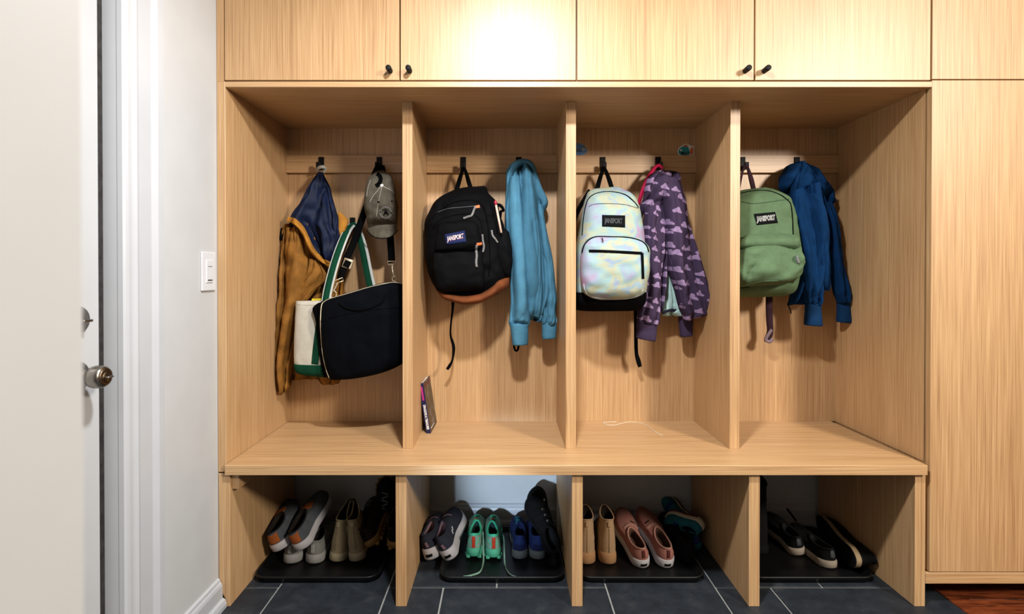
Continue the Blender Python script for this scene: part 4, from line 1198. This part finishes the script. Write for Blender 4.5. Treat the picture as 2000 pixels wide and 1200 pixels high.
sm_('rose_suede', (178, 118, 106), var=.1); sm_('rose_lining', (190, 140, 124), var=.08); sm_('insole_brown', (86, 60, 50))
sm_('black_shoe', (18, 18, 19), var=.3); sm_('off_white_sole', (176, 162, 146), var=.12, bump=.1, rough=.7)
sm_('kid_teal', (40, 108, 122), var=.2); sm_('kid_blue', (40, 60, 130), var=.15); sm_('maroon_sole', (96, 46, 40), var=.15, bump=.1)
sm_('cream_sole', (206, 192, 164), var=.06, bump=.1); sm_('lace_grey', (120, 126, 124), weave=300); sm_('tan_strip', (176, 152, 118), var=.12)

SLIP = dict(sole=(.030, .022), open=(.03, .50), ow=.60, h=(.072, .060, .066), toe=.040, flare=1.04)
SNKR = dict(sole=(.030, .020), open=(.03, .46), ow=.52, h=(.078, .056, .080), toe=.046, flare=1.06)
BOOT = dict(sole=(.034, .026), open=(.02, .40), ow=.66, h=(.165, .150, .172), toe=.060, flare=1.04, b0=.06, b1=.10, d0=.35, d1=.075, spring=.008)

def ex_heeltab(m, w=.012, z0=.036, z1=.072, name='heel_tab'):
    return lambda p, L, W, s, P: [(name, lstrip(p['bvh'], [(s * W * 0, z0), (0, (z0 + z1) / 2), (0, z1)], w, .002, axis='h'), m)]
def lace_set(p, L, W, m, n=5, y0=.47, y1=.72, w=.0042):
    out = []
    for i in range(n):
        y = L * (y0 + (y1 - y0) * i / (n - 1))
        x = W * (.13 + .02 * i / n)
        sgn = 1 if i % 2 else -1
        out.append(('lace', lstrip(p['bvh'], [(-x, y - sgn * .004), (0, y), (x, y + sgn * .004)], w, .0025), m))
    return out
def collar_tube(p, m, r=.003, name='collar'):
    pts = [v + Vector((0, 0, .0005)) for v in p['open']]
    bm = bmesh.new()
    n = len(pts)
    rings = []
    for i in range(n):
        t = (pts[(i + 1) % n] - pts[i - 1]).normalized()
        a = t.cross(Vector((0, 0, 1))).normalized(); b = t.cross(a)
        rings.append([pts[i] + (a * math.cos(k * PI / 4) + b * math.sin(k * PI / 4)) * r for k in range(8)])
    rings.append(rings[0])
    rings_mesh(bm, rings, True, False, False)
    return (name, bm, m)

# --- cubby 1
G1 = 'grey sneakers under the slip-ons'
def ex_knit(p, L, W, s, P):
    return [collar_tube(p, 'grey_knit')] + lace_set(p, L, W, 'lace_grey') + [('heel_tab', lstrip(p['bvh'], [(0, .04), (0, .07)], .014, .002, axis='h'), 'grey_foam')]
shoe('sneaker', 'worn grey knit sneaker nearest the oak side panel, below the slip-ons', 'shoe', .255, .082, 1, dict(SNKR, sole=(.032, .022)), ('grey_knit', 'grey_foam', 'char_lining'), -.765, .222, yaw=2, extras=ex_knit)
shoe('sneaker', 'worn grey knit sneaker standing beside the beige boots', 'shoe', .255, .084, -1, dict(SNKR, sole=(.032, .022)), ('grey_knit', 'grey_foam', 'char_lining'), -.684, .222, yaw=-2, extras=ex_knit)
def ex_felt(p, L, W, s, P):
    return [collar_tube(p, 'char_lining', .0028),
            ('heel_patch', lstrip(p['bvh'], [(0, .036), (0, .052), (0, .068)], .036, .0015, axis='h'), 'tan_leather'),
            ('tongue', lstrip(p['bvh'], [(0, L * .49), (0, L * .56), (0, L * .62)], W * .42, .002), 'tan_leather'),
            ('sole_patch', lstrip(p['bvh'], [(-W * .2, L * .7), (0, L * .72), (W * .2, L * .7)], .002, .001), 'char_lining')]
shoe('slip_on_shoe', 'charcoal grey slip-on with tan heel patch tilted against the oak side panel', 'shoe', .25, .092, 1, dict(SLIP, h=(.074, .062, .072)), ('grey_felt', 'white_foam', 'dark_lining'), -.786, .195, rest=.060, yaw=5, pitch=12, roll=-24, extras=ex_felt)
shoe('slip_on_shoe', 'charcoal grey slip-on with tan heel patch lying on top of the grey sneakers', 'shoe', .262, .094, -1, dict(SLIP, h=(.074, .062, .072)), ('grey_felt', 'white_foam', 'dark_lining'), -.708, .190, rest=.066, yaw=-9, pitch=19, roll=-24, extras=ex_felt)
def ex_boot(mt, ms):
    def f(p, L, W, s, P):
        zt = P['h'][0]
        return [collar_tube(p, mt, .0022), ('pull_tab', lstrip(p['bvh'], [(0, zt - .022), (0, zt - .006)], .012, .003, axis='h'), ms),
                ('back_seam', lstrip(p['bvh'], [(0, .045), (0, zt * .5), (0, zt - .026)], .003, .0012, axis='h'), mt),
                ('side_gore', lstrip(p['bvh'], [(L * .20, zt * .82), (L * .22, zt * .66), (L * .25, zt * .52)], .045, .001, axis='r'), ms),
                ('side_gore', lstrip(p['bvh'], [(L * .20, zt * .82), (L * .22, zt * .66), (L * .25, zt * .52)], .045, .001, axis='l'), ms)]
    return f
BB = dict(BOOT, sole=(.030, .024), h=(.148, .136, .192), open=(.03, .40), ow=.60)
shoe('ankle_boot', 'scuffed beige suede ankle boot beside the grey sneakers', 'boot', .245, .078, 1, BB, ('beige_suede', 'beige_sole', 'dark_lining'), -.610, .228, yaw=-6, roll=6, extras=ex_boot('beige_suede', 'beige_sole'))
shoe('ankle_boot', 'scuffed beige suede ankle boot next to the brown hiking shoes', 'boot', .245, .078, -1, BB, ('beige_suede', 'beige_sole', 'dark_lining'), -.528, .228, yaw=6, roll=-7, extras=ex_boot('beige_suede', 'beige_sole'))
def ex_hike(p, L, W, s, P):
    return [collar_tube(p, 'brown_hiker', .004)] + lace_set(p, L, W, 'lace_grey', 5) + [('heel_loop', lstrip(p['bvh'], [(0, .05), (0, .074)], .012, .003, axis='h'), 'black_shoe')]
HK = dict(SNKR, sole=(.028, .022), h=(.084, .064, .088), lugs=True)
shoe('hiking_shoe', 'dark brown hiking shoe with tan sole tilted beside the beige boots', 'shoe', .235, .088, 1, HK, ('brown_hiker', 'amber_sole', 'dark_lining'), -.487, .262, rest=.030, yaw=-4, pitch=16, roll=-26, extras=ex_hike)
shoe('hiking_shoe', 'black hiking shoe squeezed against the divider upright', 'shoe', .24, .084, -1, HK, ('black_shoe', 'amber_sole', 'dark_lining'), -.392, .250, rest=.040, yaw=0, pitch=14, roll=-8, extras=ex_hike)
shoe('hiking_shoe', 'dark shoe with amber toe edge standing on end behind the beige boots', 'shoe', .215, .084, 1, HK, ('black_shoe', 'amber_sole', 'dark_lining'), -.470, .425, rest=.020, yaw=8, pitch=74, roll=0, extras=ex_hike)
shoe('hiking_shoe', 'dark strappy shoe propped highest against the back wall', 'shoe', .225, .082, -1, HK, ('black_shoe', 'grey_sole', 'dark_lining'), -.392, .455, rest=.155, yaw=0, pitch=72, roll=0, extras=ex_hike)
shoe('hiking_shoe', 'black shoe on end under the propped strappy shoe', 'shoe', .15, .082, 1, HK, ('black_shoe', 'grey_sole', 'dark_lining'), -.392, .440, rest=.006, yaw=0, pitch=80, roll=0, extras=ex_hike)

# --- cubby 2
def ex_ink(p, L, W, s, P):
    o = [collar_tube(p, 'ink_knit', .004), ('heel_tab', lstrip(p['bvh'], [(.004, .050), (.002, .058), (0, .068)], .009, .002, axis='h'), 'mauve_lining'),
         ('sole_badge', lstrip(BVHTree.FromBMesh(shoe_parts(L, W, s, P)['sole']), [(-.012, .021), (0, .021), (.012, .021)], .010, .0012, axis='h'), 'black'),
         ('vamp_strap', lstrip(p['bvh'], [(-W * .24, L * .60), (0, L * .615), (W * .24, L * .60)], .007, .0015), 'mauve_lining')]
    for sd_ in ('r', 'l'):
        o.append(('side_mark', lstrip(p['bvh'], [(L * .30, .050), (L * .33, .060), (L * .36, .056), (L * .39, .066)], .0045, .0012, axis=sd_), 'white_foam'))
    return o
INK = dict(SNKR, sole=(.042, .028), h=(.092, .072, .092), ow=.56)
shoe('sneaker', 'charcoal slip-on sneaker with thick white sole beside the divider upright', 'shoe', .235, .076, 1, INK, ('ink_knit', 'white_foam', 'mauve_lining'), -.266, .225, rest=.012, yaw=-6, pitch=3, roll=-16, extras=ex_ink)
shoe('sneaker', 'charcoal slip-on sneaker with thick white sole tilted against the mint green sneaker', 'shoe', .25, .078, -1, INK, ('ink_knit', 'white_foam', 'mauve_lining'), -.196, .222, rest=.010, yaw=-8, pitch=10, roll=-26, extras=ex_ink)
def ex_mint(p, L, W, s, P):
    o = [collar_tube(p, 'mint_trim', .0042)] + lace_set(p, L, W, 'mint_trim', 5)
    o.append(('heel_tab', lstrip(p['bvh'], [(0, .036), (0, .055), (0, .074)], .012, .0025, axis='h'), 'rust_red'))
    o.append(('heel_line', lstrip(p['bvh'], [(-.024, .062), (-.012, .052), (0, .049), (.012, .052), (.024, .062)], .003, .0012, axis='h'), 'mint_trim'))
    o.append(('toe_mark', lstrip(p['bvh'], [(-.008, L * .54), (.004, L * .55)], .010, .004), 'rust_red'))
    return o
MN = dict(SNKR, sole=(.030, .022), lugs=True, h=(.080, .060, .084), ow=.55)
ma = shoe('running_shoe', 'mint green trail running shoe with red heel tab beside the charcoal slip-on', 'shoe', .235, .073, 1, MN, ('mint_mesh', 'mint_foam', 'teal_dark'), -.1165, .252, rest=.011, yaw=-1, extras=ex_mint)
mb2 = shoe('running_shoe', 'mint green trail running shoe with red heel tab beside the blue sneaker', 'shoe', .235, .073, -1, MN, ('mint_mesh', 'mint_foam', 'teal_dark'), -.0435, .245, rest=.011, yaw=2, extras=ex_mint)
def lace_on(t, pts, label=None):
    bm = ribbon(pts, .0055, .0018, sub=8)
    return mk('loose_lace', bm, M['lace_grey'], t)
def to_local(t, bm):
    """Rewrite a world-space mesh in the frame of a rotated thing."""
    bm.transform(Matrix.LocRotScale(t.location, t.rotation_euler, None).inverted())
    return bm
l1 = ribbon([U(935, 1035, .36), U(943, 1040, .31), U(944, 1075, .245), U(944, 1098, .225), onz(938, 1117, .010), onz(922, 1124, .010), onz(905, 1127, .010)], .0055, .0018, [0, 0, 0, 0, .4, 1, 1], sub=8)
mk('loose_lace', to_local(ma, l1), M['mint_mesh'], ma, local=True)
l2 = ribbon([U(978, 1036, .36), U(984, 1052, .30), U(985, 1080, .24), U(986, 1102, .222), onz(992, 1118, .010), onz(1002, 1125, .010), onz(1012, 1127, .010)], .0055, .0018, [0, 0, 0, 0, .4, 1, 1], sub=8)
mk('loose_lace', to_local(mb2, l2), M['mint_mesh'], mb2, local=True)
def ex_blue(p, L, W, s, P):
    return [collar_tube(p, 'cobalt_mesh', .0048)] + lace_set(p, L, W, 'kid_teal', 5) + [('heel_counter', lstrip(p['bvh'], [(-.018, .045), (0, .042), (.018, .045)], .02, .0015, axis='h'), 'cobalt_dark')]
shoe('sneaker', 'cobalt blue mesh sneaker beside the mint green trail shoe', 'shoe', .235, .073, 1, MN | dict(lugs=False), ('cobalt_mesh', 'grey_sole', 'cobalt_dark'), .050, .252, rest=.007, yaw=1, extras=ex_blue)
shoe('sneaker', 'cobalt blue mesh sneaker beside the upended black shoes', 'shoe', .235, .073, -1, MN | dict(lugs=False), ('cobalt_mesh', 'grey_sole', 'cobalt_dark'), .1185, .250, rest=.007, yaw=3, extras=ex_blue)
def ex_strappy(p, L, W, s, P):
    o = [collar_tube(p, 'black_sandal', .004)]
    for y in (.52, .62, .72):
        o.append(('strap', lstrip(p['bvh'], [(-W * .36, L * y), (0, L * (y + .02)), (W * .36, L * y)], .013, .004), 'black_sandal'))
        o.append(('rivet', lstrip(p['bvh'], [(W * .2 - .003, L * (y + .012)), (W * .2 + .003, L * (y + .012))], .007, .0055), 'steel'))
    return o
shoe('water_shoe', 'black strappy shoe standing on its heel against the bench upright', 'shoe', .205, .080, 1, SNKR, ('black_sandal', 'black_sandal', 'char_lining'), .172, .262, rest=.030, yaw=14, pitch=64, roll=-20, extras=ex_strappy)
shoe('water_shoe', 'black strappy shoe on end behind the blue sneakers', 'shoe', .19, .076, -1, SNKR, ('black_sandal', 'black_sandal', 'char_lining'), .150, .385, rest=.02, yaw=10, pitch=68, roll=-8, extras=ex_strappy)

# --- cubby 3
SB = dict(BOOT, sole=(.040, .030), h=(.158, .150, .176), open=(.02, .38), ow=.62)
shoe('ankle_boot', 'sand tan ankle boot half hidden behind the bench upright', 'boot', .235, .078, 1, SB, ('sand_suede', 'sand_sole', 'dark_lining'), .288, .218, yaw=0, extras=ex_boot('sand_suede', 'sand_suede'))
shoe('ankle_boot', 'sand tan ankle boot beside the pink slip-on', 'boot', .235, .078, -1, SB, ('sand_suede', 'sand_sole', 'dark_lining'), .366, .218, yaw=-1, extras=ex_boot('sand_suede', 'sand_suede'))
def ex_rose(p, L, W, s, P):
    return [collar_tube(p, 'rose_lining', .0035),
            ('pull_tab', lstrip(p['bvh'], [(0, .046), (0, .056), (0, .066)], .010, .003, axis='h'), 'maroon_sole'),
            ('collar_band', lstrip(p['bvh'], [(-W * .33, L * .50), (0, L * .545), (W * .33, L * .50)], .012, .0012), 'rose_lining'),
            ('slot_mark', lstrip(p['bvh'], [(s * W * -.1, L * .61), (s * W * -.30, L * .585)], .005, .001), 'black'),
            ('sole_badge', lstrip(BVHTree.FromBMesh(shoe_parts(L, W, s, P)['sole']), [(-.011, .018), (0, .018), (.011, .018)], .008, .0012, axis='h'), 'black')]
RS = dict(SLIP, sole=(.032, .026), h=(.070, .050, .066), open=(.05, .47), ow=.56, toe=.044)
shoe('slip_on_shoe', 'pink suede slip-on with pale sole beside the sand tan boot', 'shoe', .285, .083, -1, RS, ('rose_suede', 'white_foam', 'insole_brown'), .482, .198, yaw=5, pitch=11, roll=-3, extras=ex_rose)
shoe('slip_on_shoe', 'pink suede slip-on with pale sole beside the dark shoes at the back', 'shoe', .29, .086, 1, RS, ('rose_suede', 'white_foam', 'insole_brown'), .563, .198, yaw=6, pitch=11, roll=3, extras=ex_rose)
def ex_plainblack(p, L, W, s, P):
    return [collar_tube(p, 'black_shoe', .004)] + lace_set(p, L, W, 'black_sandal', 5)
shoe('sneaker', 'all black sneaker in the dark beside the pink slip-on', 'shoe', .25, .08, 1, SNKR, ('black_shoe', 'black_shoe', 'char_lining'), .655, .235, yaw=6, pitch=7, roll=0, extras=ex_plainblack)
def ex_kid(p, L, W, s, P):
    return [collar_tube(p, 'kid_teal', .003), ('strap', lstrip(p['bvh'], [(-W * .36, L * .56), (0, L * .58), (W * .36, L * .56)], .014, .003), 'kid_blue'),
            ('sole_line', lstrip(BVHTree.FromBMesh(shoe_parts(L, W, s, P)['sole']), [(L * .1, .006), (L * .5, .006), (L * .9, .008)], .007, .001, axis='r'), 'maroon_sole'),
            ('sole_line', lstrip(BVHTree.FromBMesh(shoe_parts(L, W, s, P)['sole']), [(L * .1, .006), (L * .5, .006), (L * .9, .008)], .007, .001, axis='l'), 'maroon_sole')]
KID = dict(SNKR, sole=(.024, .020), h=(.055, .04, .055), minall=True)
shoe('kids_sandal', 'small teal sandal with cream sole tipped on its side beside the dark sneaker', 'shoe', .165, .064, 1, KID, ('kid_teal', 'cream_sole', 'cobalt_dark'), .735, .300, rest=.055, yaw=16, pitch=24, roll=-118, extras=ex_kid)
shoe('kids_sandal', 'small teal sandal with maroon and cream sole leaning on the bench upright', 'shoe', .155, .062, -1, KID, ('kid_teal', 'cream_sole', 'cobalt_dark'), .722, .405, rest=.05, yaw=2, pitch=14, roll=-66, extras=ex_kid)
shoe('kids_shoe', 'small blue shoe at the bottom of the tipped teal sandals', 'shoe', .155, .060, 1, KID, ('kid_blue', 'kid_teal', 'cobalt_dark'), .712, .310, rest=.008, yaw=10, pitch=4, roll=-8, extras=ex_kid)

# --- cubby 4
TB = dict(BOOT, sole=(.028, .022), h=(.250, .248, .272), open=(.02, .38), ow=.70, d1=.15)
shoe('tall_boot', 'tall black boot standing by the bench upright', 'boot', .24, .088, 1, TB, ('black_shoe', 'black_shoe', 'char_lining'), .935, .285, yaw=-2, extras=lambda p, L, W, s, P: [collar_tube(p, 'black_shoe', .004), ('cuff_strap', lstrip(p['bvh'], [(-W * .3, .20), (0, .198), (W * .3, .20)], .012, .002, axis='h'), 'black_sandal')])
def ex_cv(p, L, W, s, P):
    return [collar_tube(p, 'black_shoe', .004)] + lace_set(p, L, W, 'black_sandal', 5) + [('heel_patch', lstrip(p['bvh'], [(0, .04), (0, .066)], .016, .002, axis='h'), 'lgrey')]
CV = dict(SNKR, sole=(.027, .022), h=(.066, .050, .066))
shoe('sneaker', 'black sneaker with off-white sole close to the tall black boot', 'shoe', .245, .080, 1, CV, ('black_shoe', 'off_white_sole', 'char_lining'), 1.070, .274, yaw=1, pitch=2, roll=-6, extras=ex_cv)
shoe('sneaker', 'black sneaker with off-white sole in the middle of the last tray', 'shoe', .25, .080, -1, CV, ('black_shoe', 'off_white_sole', 'char_lining'), 1.138, .192, yaw=3, pitch=0, roll=0, extras=ex_cv)
SD = dict(SNKR, under='black_shoe', sole=(.022, .018), h=(.070, .054, .070), minall=True, spring=.004, flare=1.08)
shoe('dress_shoe', 'black shoe lying on its side showing a long pale sole edge', 'shoe', .30, .088, 1, SD, ('black_shoe', 'tan_strip', 'char_lining'), 1.186, .150, rest=TZ, yaw=-4, pitch=3, roll=88, extras=ex_plainblack)
tag(mk('pull_strap', tube([U(1555, 1018, .44), U(1546, 1006, .44), U(1537, 994, .44)], [.004, .0045, .004], seg=10), M['blackf']), 'short black strap end sticking up behind the tall black boot', 'strap')

# ------------------------------------------------------------------ light
def area(name, loc, rot, size, power, col, shape='DISK', spread=PI):
    ld = bpy.data.lights.new(name, 'AREA')
    ld.shape = shape; ld.size = size; ld.energy = power; ld.color = col; ld.spread = spread
    o = bpy.data.objects.new(name, ld)
    COL.objects.link(o); o.location = loc; o.rotation_euler = rot
    return o
area('ceiling_or_fill_lamp', (.03, -.86, 2.10), (0, 0, 0), .13, 25, (.95, .97, 1))  # the ceiling lamp in front of the lockers
area('ceiling_or_fill_lamp', (2.2, -2.3, 2.22), (Vector((.55, 0, .8)) - Vector((2.2, -2.3, 2.22))).to_track_quat('-Z', 'Y').to_euler(), .45, 55, (1, .92, .81))  # unseen fill lamp, added to lift the cabinet fronts from the right
sl_ = bpy.data.lights.new('cubby_fill_spot', 'SPOT')  # narrow cool spot, added to brighten the second shoe cubby
sl_.energy = 190; sl_.color = (.62, .80, 1.0); sl_.spot_size = math.radians(12); sl_.spot_blend = .85; sl_.shadow_soft_size = .05
so_ = bpy.data.objects.new('cubby_fill_spot', sl_); COL.objects.link(so_)
so_.location = (-.72, -2.3, .60)
so_.rotation_euler = (Vector((.06, .535, .20)) - so_.location).to_track_quat('-Z', 'Y').to_euler()

wd = bpy.data.worlds.new('room_world'); S.world = wd; wd.use_nodes = True
wd.node_tree.nodes['Background'].inputs[0].default_value = (.8, .85, 1, 1)
wd.node_tree.nodes['Background'].inputs[1].default_value = .05
S.view_settings.view_transform = 'Standard'
S.view_settings.look = 'None'
S.view_settings.gamma = 1
S.view_settings.exposure = 0.98
S.view_settings.use_curve_mapping = False
S.cycles.use_denoising = True
S.cycles.max_bounces = 8
S.cycles.diffuse_bounces = 2
bpy.context.view_layer.update()
